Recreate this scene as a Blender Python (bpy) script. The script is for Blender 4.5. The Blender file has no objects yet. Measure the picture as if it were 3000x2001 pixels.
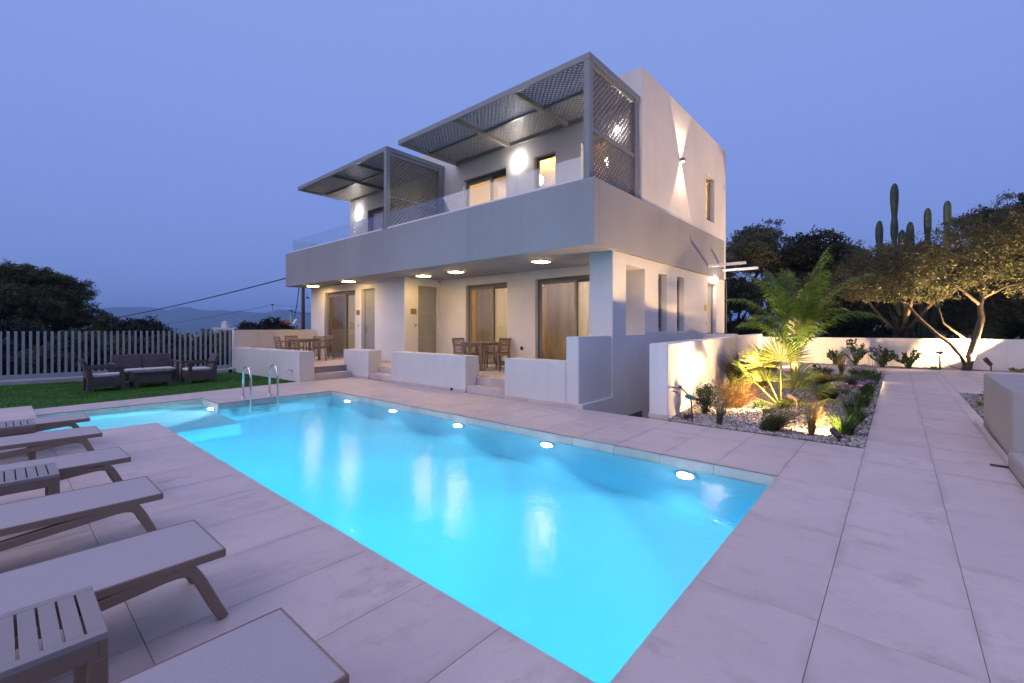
import bpy, bmesh, math, random
import numpy as np
from mathutils import Vector, Matrix
sc = bpy.context.scene
COL = sc.collection
R = math.radians
PI = math.pi
rng = random.Random(7)

# ------------------------------------------------------------------ camera, sky, sun, exposure
cam_d = bpy.data.cameras.new('camera'); cam = bpy.data.objects.new('camera', cam_d); COL.objects.link(cam)
cam.location = (0, 0, 1.5); cam.rotation_euler = (R(90), 0, R(40.86))
cam_d.sensor_width = 36; cam_d.lens = 15.672; cam_d.shift_y = -0.01417
cam_d.clip_start = 0.05; cam_d.clip_end = 20000
sc.camera = cam

SUN_AZ = 230.0      # compass-like angle of the set sun, behind the camera
wd = bpy.data.worlds.new('World'); sc.world = wd; wd.use_nodes = True
wn = wd.node_tree; wn.nodes.clear()
w_out = wn.nodes.new('ShaderNodeOutputWorld'); w_bg = wn.nodes.new('ShaderNodeBackground')
w_sky = wn.nodes.new('ShaderNodeTexSky'); w_sky.sky_type = 'NISHITA'; w_sky.sun_disc = False
w_sky.sun_elevation = R(1.0); w_sky.sun_rotation = R(SUN_AZ); w_sky.air_density = 1.0; w_sky.dust_density = 0.6; w_sky.ozone_density = 4.0
w_sky.altitude = 100
w_tc = wn.nodes.new('ShaderNodeTexCoord'); w_sep = wn.nodes.new('ShaderNodeSeparateXYZ')
wn.links.new(w_tc.outputs['Generated'], w_sep.inputs[0])
w_rmp = wn.nodes.new('ShaderNodeValToRGB')
wn.links.new(w_sep.outputs['Z'], w_rmp.inputs[0])
cr = w_rmp.color_ramp
for i, (p, c) in enumerate([(0.0, (.165, .235, .61)), (0.10, (.195, .268, .655)), (0.32, (.225, .315, .735)), (0.62, (.255, .36, .785)), (1.0, (.62, .56, 1.0))]):
    e = cr.elements[i] if i < 2 else cr.elements.new(p)
    e.position = p; e.color = (*c, 1)
w_mul = wn.nodes.new('ShaderNodeMix'); w_mul.data_type = 'RGBA'; w_mul.blend_type = 'ADD'; w_mul.inputs[0].default_value = 1.0
w_sc = wn.nodes.new('ShaderNodeMix'); w_sc.data_type = 'RGBA'; w_sc.blend_type = 'MULTIPLY'; w_sc.inputs[0].default_value = 1.0
w_sc.inputs[7].default_value = (0.06, 0.06, 0.06, 1)
wn.links.new(w_sky.outputs[0], w_sc.inputs[6])
wn.links.new(w_rmp.outputs[0], w_mul.inputs[6]); wn.links.new(w_sc.outputs[2], w_mul.inputs[7])
wn.links.new(w_mul.outputs[2], w_bg.inputs[0]); w_bg.inputs[1].default_value = 1.0
wn.links.new(w_bg.outputs[0], w_out.inputs[0])

sun_d = bpy.data.lights.new('sun', 'SUN'); sun_d.energy = 1.5; sun_d.angle = R(70); sun_d.color = (1.0, .86, .88)
sun = bpy.data.objects.new('sun', sun_d); COL.objects.link(sun)
sun.rotation_euler = (R(62), 0, R(-14))       # soft afterglow from behind the camera
sc.view_settings.view_transform = 'Standard'; sc.view_settings.look = 'None'
sc.view_settings.exposure = 0.0; sc.view_settings.gamma = 1.0; sc.view_settings.use_curve_mapping = False
sc.render.engine = 'CYCLES'
cy = sc.cycles
cy.use_denoising = True
try: cy.denoiser = 'OPENIMAGEDENOISE'; cy.denoising_input_passes = 'RGB_ALBEDO_NORMAL'
except Exception: pass
cy.use_adaptive_sampling = False
cy.max_bounces = 8; cy.diffuse_bounces = 5; cy.glossy_bounces = 4; cy.transmission_bounces = 6; cy.transparent_max_bounces = 16; cy.volume_bounces = 0
cy.caustics_reflective = False; cy.caustics_refractive = True; cy.blur_glossy = 1.5; cy.sample_clamp_indirect = 6.0
cy.use_light_tree = True

# ------------------------------------------------------------------ materials
MATS = {}
def nodes(name):
    m = bpy.data.materials.new(name); m.use_nodes = True; MATS[name] = m
    n = m.node_tree; b = n.nodes['Principled BSDF']
    return m, n, b
def mixc(n, fac, a, b, blend='MIX'):
    x = n.nodes.new('ShaderNodeMix'); x.data_type = 'RGBA'; x.blend_type = blend
    for sock, v in ((0, fac), (6, a), (7, b)):
        if hasattr(v, 'links'): n.links.new(v, x.inputs[sock])
        else: x.inputs[sock].default_value = v if sock == 0 else (*v[:3], 1)
    return x.outputs[2]
def coords(n, rand=False, scale=(1, 1, 1), kind='Object'):
    tc = n.nodes.new('ShaderNodeTexCoord'); mp = n.nodes.new('ShaderNodeMapping'); mp.inputs['Scale'].default_value = scale
    n.links.new(tc.outputs[kind], mp.inputs[0])
    if rand:
        oi = n.nodes.new('ShaderNodeObjectInfo'); v = n.nodes.new('ShaderNodeVectorMath'); v.operation = 'SCALE'
        v.inputs[0].default_value = (37.0, 91.0, 53.0); n.links.new(oi.outputs['Random'], v.inputs['Scale'])
        n.links.new(v.outputs[0], mp.inputs['Location'])
    return mp.outputs[0]
def noise(n, vec, scale, detail=4, rough=.55):
    t = n.nodes.new('ShaderNodeTexNoise'); t.inputs['Scale'].default_value = scale; t.inputs['Detail'].default_value = detail; t.inputs['Roughness'].default_value = rough
    n.links.new(vec, t.inputs['Vector']); return t.outputs['Fac']
def ramp(n, f, lo, hi, a=0.0, b=1.0):
    r = n.nodes.new('ShaderNodeMapRange'); r.inputs[1].default_value = lo; r.inputs[2].default_value = hi; r.inputs[3].default_value = a; r.inputs[4].default_value = b
    n.links.new(f, r.inputs[0]); return r.outputs[0]
def bump(n, b, f, strength, dist=.01):
    k = n.nodes.new('ShaderNodeBump'); k.inputs['Strength'].default_value = strength; k.inputs['Distance'].default_value = dist
    n.links.new(f, k.inputs['Height']); n.links.new(k.outputs[0], b.inputs['Normal'])
def M(name, col, rough=.7, var=.08, scale=3.0, bmp=0.0, bscale=60, metal=0.0, rand=False, trans=0.0, rvar=0.0, hue=None, spec=.5, stretch=(1, 1, 1)):
    if name in MATS: return MATS[name]
    m, n, b = nodes(name)
    v = coords(n, rand, stretch)
    f = noise(n, v, scale)
    lo = tuple(c * (1 - var) for c in col); hi = tuple(min(.95, c * (1 + var)) for c in (hue or col))
    c = mixc(n, ramp(n, f, .3, .7), lo, hi)
    n.links.new(c, b.inputs['Base Color'])
    b.inputs['Roughness'].default_value = rough; b.inputs['Metallic'].default_value = metal
    b.inputs['Specular IOR Level'].default_value = spec
    if rvar: n.links.new(ramp(n, noise(n, v, scale * 2.3), .3, .7, rough - rvar, rough + rvar), b.inputs['Roughness'])
    if bmp: bump(n, b, noise(n, v, bscale, 3), bmp)
    if trans:
        t = n.nodes.new('ShaderNodeBsdfTranslucent'); n.links.new(c, t.inputs[0]); ms = n.nodes.new('ShaderNodeMixShader'); ms.inputs[0].default_value = trans
        n.links.new(b.outputs[0], ms.inputs[1]); n.links.new(t.outputs[0], ms.inputs[2]); n.links.new(ms.outputs[0], n.nodes['Material Output'].inputs[0])
    return m
def leafmat(name, a, b_, trans=.3, rough=.5, scale=1.2):
    """foliage: colour changes from leaf clump to leaf clump"""
    if name in MATS: return MATS[name]
    m, n, b = nodes(name)
    v = coords(n); f1 = noise(n, v, scale, 2); f2 = noise(n, v, scale * 14, 1)
    ad = n.nodes.new('ShaderNodeMath'); ad.operation = 'ADD'; n.links.new(f1, ad.inputs[0]); n.links.new(f2, ad.inputs[1])
    c = mixc(n, ramp(n, ad.outputs[0], .75, 1.25), a, b_)
    n.links.new(c, b.inputs['Base Color']); b.inputs['Roughness'].default_value = rough; b.inputs['Specular IOR Level'].default_value = .3
    t = n.nodes.new('ShaderNodeBsdfTranslucent'); n.links.new(c, t.inputs[0]); ms = n.nodes.new('ShaderNodeMixShader'); ms.inputs[0].default_value = trans
    n.links.new(b.outputs[0], ms.inputs[1]); n.links.new(t.outputs[0], ms.inputs[2]); n.links.new(ms.outputs[0], n.nodes['Material Output'].inputs[0])
    return m
def emit(name, col, strength):
    if name in MATS: return MATS[name]
    m = bpy.data.materials.new(name); m.use_nodes = True; n = m.node_tree; n.nodes.clear(); MATS[name] = m
    e = n.nodes.new('ShaderNodeEmission'); e.inputs[0].default_value = (*col, 1); e.inputs[1].default_value = strength
    o = n.nodes.new('ShaderNodeOutputMaterial'); n.links.new(e.outputs[0], o.inputs[0]); return m
def tilemat(name, stretch):
    m, n, b = nodes(name)
    v = coords(n, True, stretch); v0 = coords(n, True)
    streak = noise(n, v, 1.3, 7, .6); cloud = noise(n, v0, 1.7, 4); fine = noise(n, v0, 60, 4)
    c = mixc(n, ramp(n, streak, .30, .72), (.560, .465, .420), (.665, .565, .515))
    c = mixc(n, ramp(n, cloud, .35, .72, 0, .6), c, (.640, .540, .490))
    dark = noise(n, v, 2.6, 10, .68); patch = noise(n, v0, .9, 3)
    pm = n.nodes.new('ShaderNodeMath'); pm.operation = 'MULTIPLY'; n.links.new(ramp(n, dark, .53, .70, 0, .85), pm.inputs[0]); n.links.new(ramp(n, patch, .36, .54), pm.inputs[1])
    c = mixc(n, pm.outputs[0], c, (.40, .315, .28))
    oi = n.nodes.new('ShaderNodeObjectInfo')
    c = mixc(n, ramp(n, oi.outputs['Random'], 0, 1, 0, .30), c, (.46, .39, .355))
    c = mixc(n, ramp(n, fine, .35, .65, 0, .10), c, (.33, .29, .27))
    tg = n.nodes.new('ShaderNodeTexCoord'); sp = n.nodes.new('ShaderNodeSeparateXYZ'); n.links.new(tg.outputs['Generated'], sp.inputs[0]); ed = []
    for ax in (0, 1):
        q1 = n.nodes.new('ShaderNodeMath'); q1.operation = 'SUBTRACT'; q1.inputs[1].default_value = .5; n.links.new(sp.outputs[ax], q1.inputs[0])
        q2 = n.nodes.new('ShaderNodeMath'); q2.operation = 'ABSOLUTE'; n.links.new(q1.outputs[0], q2.inputs[0]); ed.append(q2)
    mx = n.nodes.new('ShaderNodeMath'); mx.operation = 'MAXIMUM'; n.links.new(ed[0].outputs[0], mx.inputs[0]); n.links.new(ed[1].outputs[0], mx.inputs[1])
    em = n.nodes.new('ShaderNodeMath'); em.operation = 'MULTIPLY'; n.links.new(ramp(n, mx.outputs[0], .40, .50, 0, .55), em.inputs[0]); n.links.new(ramp(n, noise(n, v0, 2.3, 5), .42, .66), em.inputs[1])
    c = mixc(n, em.outputs[0], c, (.36, .29, .26))
    mott = noise(n, v0, 5.5, 6, .65); c = mixc(n, ramp(n, mott, .52, .74, 0, .30), c, (.40, .33, .295))
    n.links.new(c, b.inputs['Base Color'])
    n.links.new(ramp(n, cloud, .3, .7, .40, .58), b.inputs['Roughness']); b.inputs['Specular IOR Level'].default_value = .45
    bump(n, b, fine, .12, .004)
    return m
tilemat('deck_tile_x', (.9, 1.7, 1)); tilemat('deck_tile_y', (1.7, .9, 1))
def plaster(name, col, bm=.22):
    m, n, b = nodes(name)
    v = coords(n); g = noise(n, v, 170, 3); h = noise(n, v, 34, 4); big = noise(n, v, .55, 5)
    vs = coords(n, False, (2.2, 2.2, .16)); drip = noise(n, vs, 1.6, 5)
    c = mixc(n, ramp(n, big, .3, .7), tuple(x * .87 for x in col), tuple(min(.92, x * 1.06) for x in col))
    c = mixc(n, ramp(n, h, .3, .7, 0, .10), c, tuple(x * .7 for x in col))
    c = mixc(n, ramp(n, drip, .54, .74, 0, .26), c, tuple(x * .70 for x in col))
    n.links.new(c, b.inputs['Base Color']); b.inputs['Roughness'].default_value = .88; b.inputs['Specular IOR Level'].default_value = .25
    ad = n.nodes.new('ShaderNodeMath'); ad.operation = 'ADD'; n.links.new(g, ad.inputs[0]); n.links.new(h, ad.inputs[1])
    bump(n, b, ad.outputs[0], bm, .006)
    return m
plaster('plaster_white', (.70, .675, .655)); plaster('plaster_grey', (.325, .325, .342)); plaster('plaster_low', (.66, .635, .61), .3); plaster('plaster_block', (.40, .375, .35), .3)
M('room_wall', (.82, .66, .38), .8, .03); M('room_floor', (.25, .19, .14), .4)
M('aluminium_dark', (.115, .112, .110), .38, .06, spec=.5); M('aluminium_grey', (.20, .205, .215), .42, .05); M('white_metal', (.72, .72, .72), .4, .03)
M('fence_paint', (.30, .335, .35), .45, .06); M('door_paint', (.27, .275, .27), .5, .04, bmp=.05); M('concrete', (.40, .385, .37), .85, .12, bmp=.2)
M('grout', (.24, .21, .195), .9, .1); M('steel', (.72, .73, .75), .14, .03, metal=1.0); M('brass', (.42, .27, .05), .4, .1, metal=.7); M('brass_ink', (.10, .06, .015), .6, .05)
M('black_plastic', (.018, .018, .02), .45, .1); M('white_plastic', (.75, .75, .75), .4, .02); M('grey_plastic', (.32, .32, .33), .5, .05); M('copper_pipe', (.45, .23, .14), .35, .1, metal=.8)
M('blue_plastic', (.01, .06, .35), .4, .05); M('teal_paint', (.02, .12, .15), .5, .1)
M('rattan', (.066, .050, .052), .62, .25, 14, bmp=.9, bscale=55); M('cushion', (.62, .58, .56), .9, .06, bmp=.15, bscale=200)
M('taupe_resin', (.24, .16, .112), .5, .06, 8, bmp=.06, bscale=160); M('taupe_resin_pale', (.29, .25, .235), .55, .05, 8); M('chair_resin', (.235, .16, .11), .55, .10, 6, bmp=.08)
M('sling', (.40, .365, .365), .75, .05, 90, bmp=.25, bscale=520)
M('lattice_paint', (.185, .165, .145), .55, .12, 5); M('pole_wood', (.10, .045, .03), .8, .3, 8, bmp=.3); M('cable_rubber', (.012, .012, .014), .6, .1)
M('curtain', (.86, .82, .74), .9, .10, 1.4, trans=.5, stretch=(6, 1, .25))
M('terracotta', (.20, .065, .05), .8, .2, 20); M('house_white', (.68, .66, .64), .85, .05)
M('soil', (.12, .09, .07), .95, .3, 8, bmp=.5)
leafmat('turf', (.028, .11, .008), (.07, .21, .018), .15, .6, 2.0)
M('gravel_stone', (.36, .32, .30), .8, .35, 9, bmp=.2); M('gravel_white', (.52, .48, .45), .8, .3, 9, bmp=.2); M('gravel_dark', (.15, .13, .12), .8, .3, 9)
M('bark', (.060, .044, .034), .9, .3, 14, bmp=.9, bscale=30); M('pine_bark', (.10, .06, .045), .9, .3, 10, bmp=.8, bscale=20); M('palm_bark', (.30, .20, .10), .9, .25, 20, bmp=.8, bscale=30)
leafmat('olive_leaf', (.022, .028, .013), (.105, .106, .046), .25); leafmat('dark_leaf', (.006, .009, .006), (.028, .034, .022), .2); leafmat('pine_leaf', (.020, .030, .008), (.100, .105, .030), .2)
leafmat('bush_leaf', (.035, .04, .025), (.115, .12, .07), .25); leafmat('shrub_leaf', (.02, .045, .012), (.07, .12, .04), .3); leafmat('bright_leaf', (.06, .12, .012), (.20, .27, .04), .35)
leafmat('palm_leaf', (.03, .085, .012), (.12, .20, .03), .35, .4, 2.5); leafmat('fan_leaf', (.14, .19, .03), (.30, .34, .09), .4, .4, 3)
leafmat('grass_green', (.03, .08, .012), (.10, .17, .03), .35); leafmat('grass_dark', (.018, .035, .012), (.06, .085, .03), .3); leafmat('grass_straw', (.16, .12, .04), (.34, .25, .09), .4); leafmat('grass_red', (.10, .045, .024), (.23, .13, .06), .4)
leafmat('grass_pale', (.07, .085, .06), (.17, .18, .12), .35); leafmat('silver_leaf', (.06, .085, .035), (.17, .20, .09), .3)
leafmat('flower_lilac', (.22, .13, .27), (.40, .29, .43), .4, .6, 8); leafmat('flower_pink', (.26, .13, .18), (.40, .26, .31), .4, .6, 8); leafmat('flower_yellow', (.6, .45, .03), (.75, .6, .1), .4, .6, 8)
M('cactus_skin', (.018, .034, .024), .6, .25, 3, bmp=.2); M('hill_scrub', (.055, .065, .05), .95, .45, .012); M('field_scrub', (.05, .058, .038), .95, .4, .05)
m, n, b = nodes('glass')
n.nodes.remove(b); tr = n.nodes.new('ShaderNodeBsdfTransparent'); tr.inputs[0].default_value = (.95, .975, .97, 1); gl = n.nodes.new('ShaderNodeBsdfGlossy'); gl.inputs['Roughness'].default_value = .02
lw = n.nodes.new('ShaderNodeLayerWeight'); lw.inputs[0].default_value = .5; pw = n.nodes.new('ShaderNodeMath'); pw.operation = 'POWER'; pw.inputs[1].default_value = 4.0
n.links.new(lw.outputs['Facing'], pw.inputs[0]); ms = n.nodes.new('ShaderNodeMixShader')
n.links.new(ramp(n, pw.outputs[0], 0, 1, .11, .95), ms.inputs[0]); n.links.new(tr.outputs[0], ms.inputs[1]); n.links.new(gl.outputs[0], ms.inputs[2]); n.links.new(ms.outputs[0], n.nodes['Material Output'].inputs[0])
m2 = m.copy(); m2.name = 'screen_glass'; MATS['screen_glass'] = m2
for q in m2.node_tree.nodes:
    if q.type == 'BSDF_TRANSPARENT': q.inputs[0].default_value = (.66, .66, .66, 1)
m, n, b = nodes('pool_liner')
v = coords(n); f = noise(n, v, .9, 3)
n.links.new(mixc(n, ramp(n, f, .3, .7), (.40, .72, .80), (.46, .77, .83)), b.inputs['Base Color']); b.inputs['Roughness'].default_value = .6
m, n, b = nodes('pool_water')
n.nodes.remove(b)
v = coords(n); h1 = noise(n, v, 4.5, 2, .5); h2 = noise(n, v, 17, 3, .6)
hs = n.nodes.new('ShaderNodeMath'); hs.operation = 'MULTIPLY_ADD'; hs.inputs[1].default_value = .75; n.links.new(h2, hs.inputs[0]); n.links.new(h1, hs.inputs[2])
bp = n.nodes.new('ShaderNodeBump'); bp.inputs['Strength'].default_value = .40; bp.inputs['Distance'].default_value = .013; n.links.new(hs.outputs[0], bp.inputs['Height'])
rf = n.nodes.new('ShaderNodeBsdfRefraction'); rf.inputs['IOR'].default_value = 1.33; rf.inputs['Roughness'].default_value = .12
gl = n.nodes.new('ShaderNodeBsdfGlossy'); gl.inputs['Roughness'].default_value = .085; fr = n.nodes.new('ShaderNodeFresnel'); fr.inputs[0].default_value = 1.33
n.links.new(bp.outputs[0], gl.inputs['Normal']); n.links.new(bp.outputs[0], rf.inputs['Normal']); n.links.new(bp.outputs[0], fr.inputs['Normal'])
ms = n.nodes.new('ShaderNodeMixShader'); n.links.new(fr.outputs[0], ms.inputs[0]); n.links.new(rf.outputs[0], ms.inputs[1]); n.links.new(gl.outputs[0], ms.inputs[2])
n.links.new(ms.outputs[0], n.nodes['Material Output'].inputs[0])
va = n.nodes.new('ShaderNodeVolumeAbsorption'); va.inputs[0].default_value = (.0, .84, .985, 1); va.inputs[1].default_value = .40
n.links.new(va.outputs[0], n.nodes['Material Output'].inputs['Volume'])
# ------------------------------------------------------------------ mesh helpers
class MB:
    def __init__(s): s.v = []; s.f = []
    def add(s, vs, fs):
        o = len(s.v); s.v += [tuple(p) for p in vs]; s.f += [tuple(i + o for i in q) for q in fs]; return s
    def box(s, x0, x1, y0, y1, z0, z1):
        return s.add([(x0, y0, z0), (x1, y0, z0), (x1, y1, z0), (x0, y1, z0), (x0, y0, z1), (x1, y0, z1), (x1, y1, z1), (x0, y1, z1)],
                     [(0, 3, 2, 1), (4, 5, 6, 7), (0, 1, 5, 4), (1, 2, 6, 5), (2, 3, 7, 6), (3, 0, 4, 7)])
    def prism(s, poly, z0, z1):
        n = len(poly); vs = [(x, y, z0) for x, y in poly] + [(x, y, z1) for x, y in poly]
        return s.add(vs, [tuple(range(n - 1, -1, -1)), tuple(range(n, 2 * n))] + [(i, (i + 1) % n, n + (i + 1) % n, n + i) for i in range(n)])
    def prism_x(s, poly, x0, x1):      # poly in (y, z), extruded along x
        n = len(poly); vs = [(x0, y, z) for y, z in poly] + [(x1, y, z) for y, z in poly]
        return s.add(vs, [tuple(range(n - 1, -1, -1)), tuple(range(n, 2 * n))] + [(i, (i + 1) % n, n + (i + 1) % n, n + i) for i in range(n)])
    def bar(s, a, b, w, h, up=(0, 0, 1)):
        a = Vector(a); b = Vector(b); d = (b - a).normalized(); u = Vector(up); sd = d.cross(u)
        if sd.length < 1e-4: sd = d.cross(Vector((1, 0, 0)))
        sd.normalize(); u = sd.cross(d).normalized(); vs = []
        for p in (a, b):
            for i, j in ((-1, -1), (1, -1), (1, 1), (-1, 1)): vs.append(p + sd * (i * w / 2) + u * (j * h / 2))
        return s.add(vs, [(0, 3, 2, 1), (4, 5, 6, 7), (0, 1, 5, 4), (1, 2, 6, 5), (2, 3, 7, 6), (3, 0, 4, 7)])
    def tube(s, pts, rad, n=8, cap=True):
        pts = [Vector(p) for p in pts]; m = len(pts)
        if not hasattr(rad, '__len__'): rad = [rad] * m
        vs = []; ref = None
        for i, p in enumerate(pts):
            d = (pts[min(i + 1, m - 1)] - pts[max(i - 1, 0)]).normalized()
            if ref is None: ref = d.cross(Vector((0, 0, 1))); ref = ref if ref.length > .05 else d.cross(Vector((1, 0, 0)))
            ref = (ref - d * ref.dot(d)).normalized(); w = d.cross(ref)
            for k in range(n):
                a = 2 * PI * k / n; vs.append(p + (ref * math.cos(a) + w * math.sin(a)) * rad[i])
        fs = [(i * n + k, i * n + (k + 1) % n, (i + 1) * n + (k + 1) % n, (i + 1) * n + k) for i in range(m - 1) for k in range(n)]
        if cap: fs += [tuple(range(n - 1, -1, -1)), tuple((m - 1) * n + k for k in range(n))]
        return s.add(vs, fs)
    def lathe(s, prof, n=20, o=(0, 0, 0), axis=(0, 0, 1)):
        ax = Vector(axis).normalized(); q = Vector((0, 0, 1)).rotation_difference(ax); o = Vector(o); vs = []
        for r, z in prof:
            for k in range(n):
                a = 2 * PI * k / n; vs.append(o + q @ Vector((r * math.cos(a), r * math.sin(a), z)))
        m = len(prof); fs = [(i * n + k, i * n + (k + 1) % n, (i + 1) * n + (k + 1) % n, (i + 1) * n + k) for i in range(m - 1) for k in range(n)]
        fs += [tuple(range(n - 1, -1, -1)), tuple((m - 1) * n + k for k in range(n))]
        return s.add(vs, fs)
    def wall(s, axis, c0, c1, a0, a1, z0, z1, holes):
        """wall slab with rectangular openings; axis 'y': lies between y=c0..c1 and spans x=a0..a1"""
        A = sorted({a0, a1, *[h[0] for h in holes], *[h[1] for h in holes]}); Z = sorted({z0, z1, *[h[2] for h in holes], *[h[3] for h in holes]})
        A = [a for a in A if a0 <= a <= a1]; Z = [z for z in Z if z0 <= z <= z1]
        P = (lambda a, c, z: (a, c, z)) if axis == 'y' else (lambda a, c, z: (c, a, z))
        full = [[not any(h[0] < (A[i] + A[i + 1]) / 2 < h[1] and h[2] < (Z[j] + Z[j + 1]) / 2 < h[3] for h in holes) for j in range(len(Z) - 1)] for i in range(len(A) - 1)]
        def ok(i, j): return 0 <= i < len(A) - 1 and 0 <= j < len(Z) - 1 and full[i][j]
        for i in range(len(A) - 1):
            for j in range(len(Z) - 1):
                if not full[i][j]: continue
                x0, x1, q0, q1 = A[i], A[i + 1], Z[j], Z[j + 1]
                for c, fl in ((c0, 1), (c1, 0)):
                    qd = [P(x0, c, q0), P(x1, c, q0), P(x1, c, q1), P(x0, c, q1)]
                    s.add(qd if fl else qd[::-1], [(0, 1, 2, 3)])
                if not ok(i - 1, j): s.add([P(x0, c0, q0), P(x0, c0, q1), P(x0, c1, q1), P(x0, c1, q0)], [(0, 1, 2, 3)])
                if not ok(i + 1, j): s.add([P(x1, c0, q0), P(x1, c1, q0), P(x1, c1, q1), P(x1, c0, q1)], [(0, 1, 2, 3)])
                if not ok(i, j - 1): s.add([P(x0, c0, q0), P(x0, c1, q0), P(x1, c1, q0), P(x1, c0, q0)], [(0, 1, 2, 3)])
                if not ok(i, j + 1): s.add([P(x0, c0, q1), P(x1, c0, q1), P(x1, c1, q1), P(x0, c1, q1)], [(0, 1, 2, 3)])
        return s
    def mesh(s, name, mat, smooth=False, bevel=0, off=(0, 0, 0), segs=1):
        me = bpy.data.meshes.new(name); o = off
        me.from_pydata([(p[0] - o[0], p[1] - o[1], p[2] - o[2]) for p in s.v], [], s.f)
        if bevel or True:
            bm = bmesh.new(); bm.from_mesh(me)
            if len(s.f) < 6000: bmesh.ops.recalc_face_normals(bm, faces=bm.faces)
            if bevel:
                es = [e for e in bm.edges if len(e.link_faces) == 2 and e.calc_face_angle(0) > .6]
                bmesh.ops.bevel(bm, geom=es, offset=bevel, segments=segs, affect='EDGES', clamp_overlap=True)
            bm.to_mesh(me); bm.free()
        if smooth:
            for p in me.polygons: p.use_smooth = True
        me.materials.append(MATS[mat] if isinstance(mat, str) else mat)
        return me
    def build(s, name, mat, parent=None, smooth=False, bevel=0, segs=1):
        off = (0, 0, 0)
        if parent is not None and parent.get('_w'): off = tuple(parent['_w'])
        return link(name, s.mesh(name, mat, smooth, bevel, off, segs), parent)
def link(name, data, parent=None):
    o = bpy.data.objects.new(name, data); COL.objects.link(o)
    if parent is not None:
        o.parent = parent
        if parent.get('_w'): o['_w'] = parent['_w']
    return o
def tag(o, label=None, cat=None, group=None, kind=None):
    if label: o['label'] = label
    if cat: o['category'] = cat
    if group: o['group'] = group
    if kind: o['kind'] = kind
    return o
def thing(name, label, cat, loc=(0, 0, 0), rz=0.0, group=None, world=False, kind=None):
    """an Empty at the thing's base; with world=True its parts are given in world coordinates"""
    o = bpy.data.objects.new(name, None); COL.objects.link(o); o.empty_display_size = .1
    o.location = loc; o.rotation_euler = (0, 0, rz); tag(o, label, cat, group, kind)
    if world: o['_w'] = list(loc)
    return o
def struct(name, mb, mat, label=None, loc=(0, 0, 0), smooth=False, bevel=0):
    o = mb.build(name, mat, None, smooth, bevel); o['kind'] = 'structure'
    if label: o['label'] = label
    return o
def copy_tree(o, parent=None, label=None):
    c = o.copy(); COL.objects.link(c); c.parent = parent
    if label: c['label'] = label
    for ch in list(o.children): copy_tree(ch, c)
    return c
def place(proto, used, loc, rz, label, scale=None):
    o = proto if not used else copy_tree(proto)
    o.location = loc; o.rotation_euler = (0, 0, rz); o['label'] = label
    if scale: o.scale = (scale,) * 3 if not hasattr(scale, '__len__') else scale
    return o
def lamp(name, kind, loc, power, col, parent=None, direction=None, angle=None, blend=.5, size=.03):
    d = bpy.data.lights.new(name, kind); d.energy = power; d.color = col
    if kind == 'SPOT': d.spot_size = R(angle); d.spot_blend = blend
    d.shadow_soft_size = size
    o = bpy.data.objects.new(name, d); COL.objects.link(o)
    w = parent.get('_w') if parent is not None else None
    if parent is not None: o.parent = parent
    o.location = tuple(loc[i] - (w[i] if w else 0) for i in range(3))
    if direction is not None: o.rotation_euler = Vector(direction).to_track_quat('-Z', 'Y').to_euler()
    return o
def np_mesh(name, V, Fq, mat, parent=None, smooth=False):
    V = np.asarray(V, np.float32); Fq = np.asarray(Fq, np.int32); nf, k = Fq.shape
    me = bpy.data.meshes.new(name); me.vertices.add(len(V)); me.vertices.foreach_set('co', V.ravel())
    me.loops.add(nf * k); me.loops.foreach_set('vertex_index', Fq.ravel()); me.polygons.add(nf); me.polygons.foreach_set('loop_start', np.arange(0, nf * k, k, dtype=np.int32))
    me.update(calc_edges=True); me.materials.append(MATS[mat])
    if smooth:
        for p in me.polygons: p.use_smooth = True
    return link(name, me, parent)
# ------------------------------------------------------------------ the setting: terrain, deck, pool, lawn
def fbm(x, y, s, seed=0):
    from mathutils import noise as mn
    return mn.fractal(Vector((x * s + seed, y * s - seed, seed * .37)), 1.0, 2.0, 5)
def tz(x, y):
    if -17.4 < x < 9 and -8 < y < 23.3: return -3.0
    if x >= -17.4: return -.35 + .02 * max(0, y - 24)
    d = -17.4 - x
    z = -.9 - d * .10 if d < 120 else -12.9 - (d - 120) * .045
    return max(z, -33) + (fbm(x, y, .004) * 5 if d > 60 else 0)
xs = sorted(set([-9000, -6500, -5000, -4000, -3200, -2600, -2200, -1900, -1600, -1400] + list(range(-1200, -300, 50)) + list(range(-300, -60, 15)) + list(range(-60, -17, 3)) + [-17.5, -17.3, -8, 0, 8.9, 9.1, 20, 40, 80, 200, 600, 2000, 6000]))
ys = sorted(set([-9000, -4000, -2000, -1000, -600, -400] + list(range(-300, -60, 20)) + list(range(-60, -8, 6)) + [-8.1, -7.9, 0, 8, 16, 23.25, 23.35, 26, 30, 40, 60, 80, 100] + list(range(120, 420, 30)) + [500, 700, 1000, 1500, 2200, 3000, 4500, 7000]))
tv = [(x, y, tz(x, y)) for x in xs for y in ys]; ny = len(ys)
tf = [(i * ny + j, (i + 1) * ny + j, (i + 1) * ny + j + 1, i * ny + j + 1) for i in range(len(xs) - 1) for j in range(ny - 1)]
struct('terrain', MB().add(tv, tf), 'field_scrub', 'dark scrubby hillside falling away behind the fence')
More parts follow.
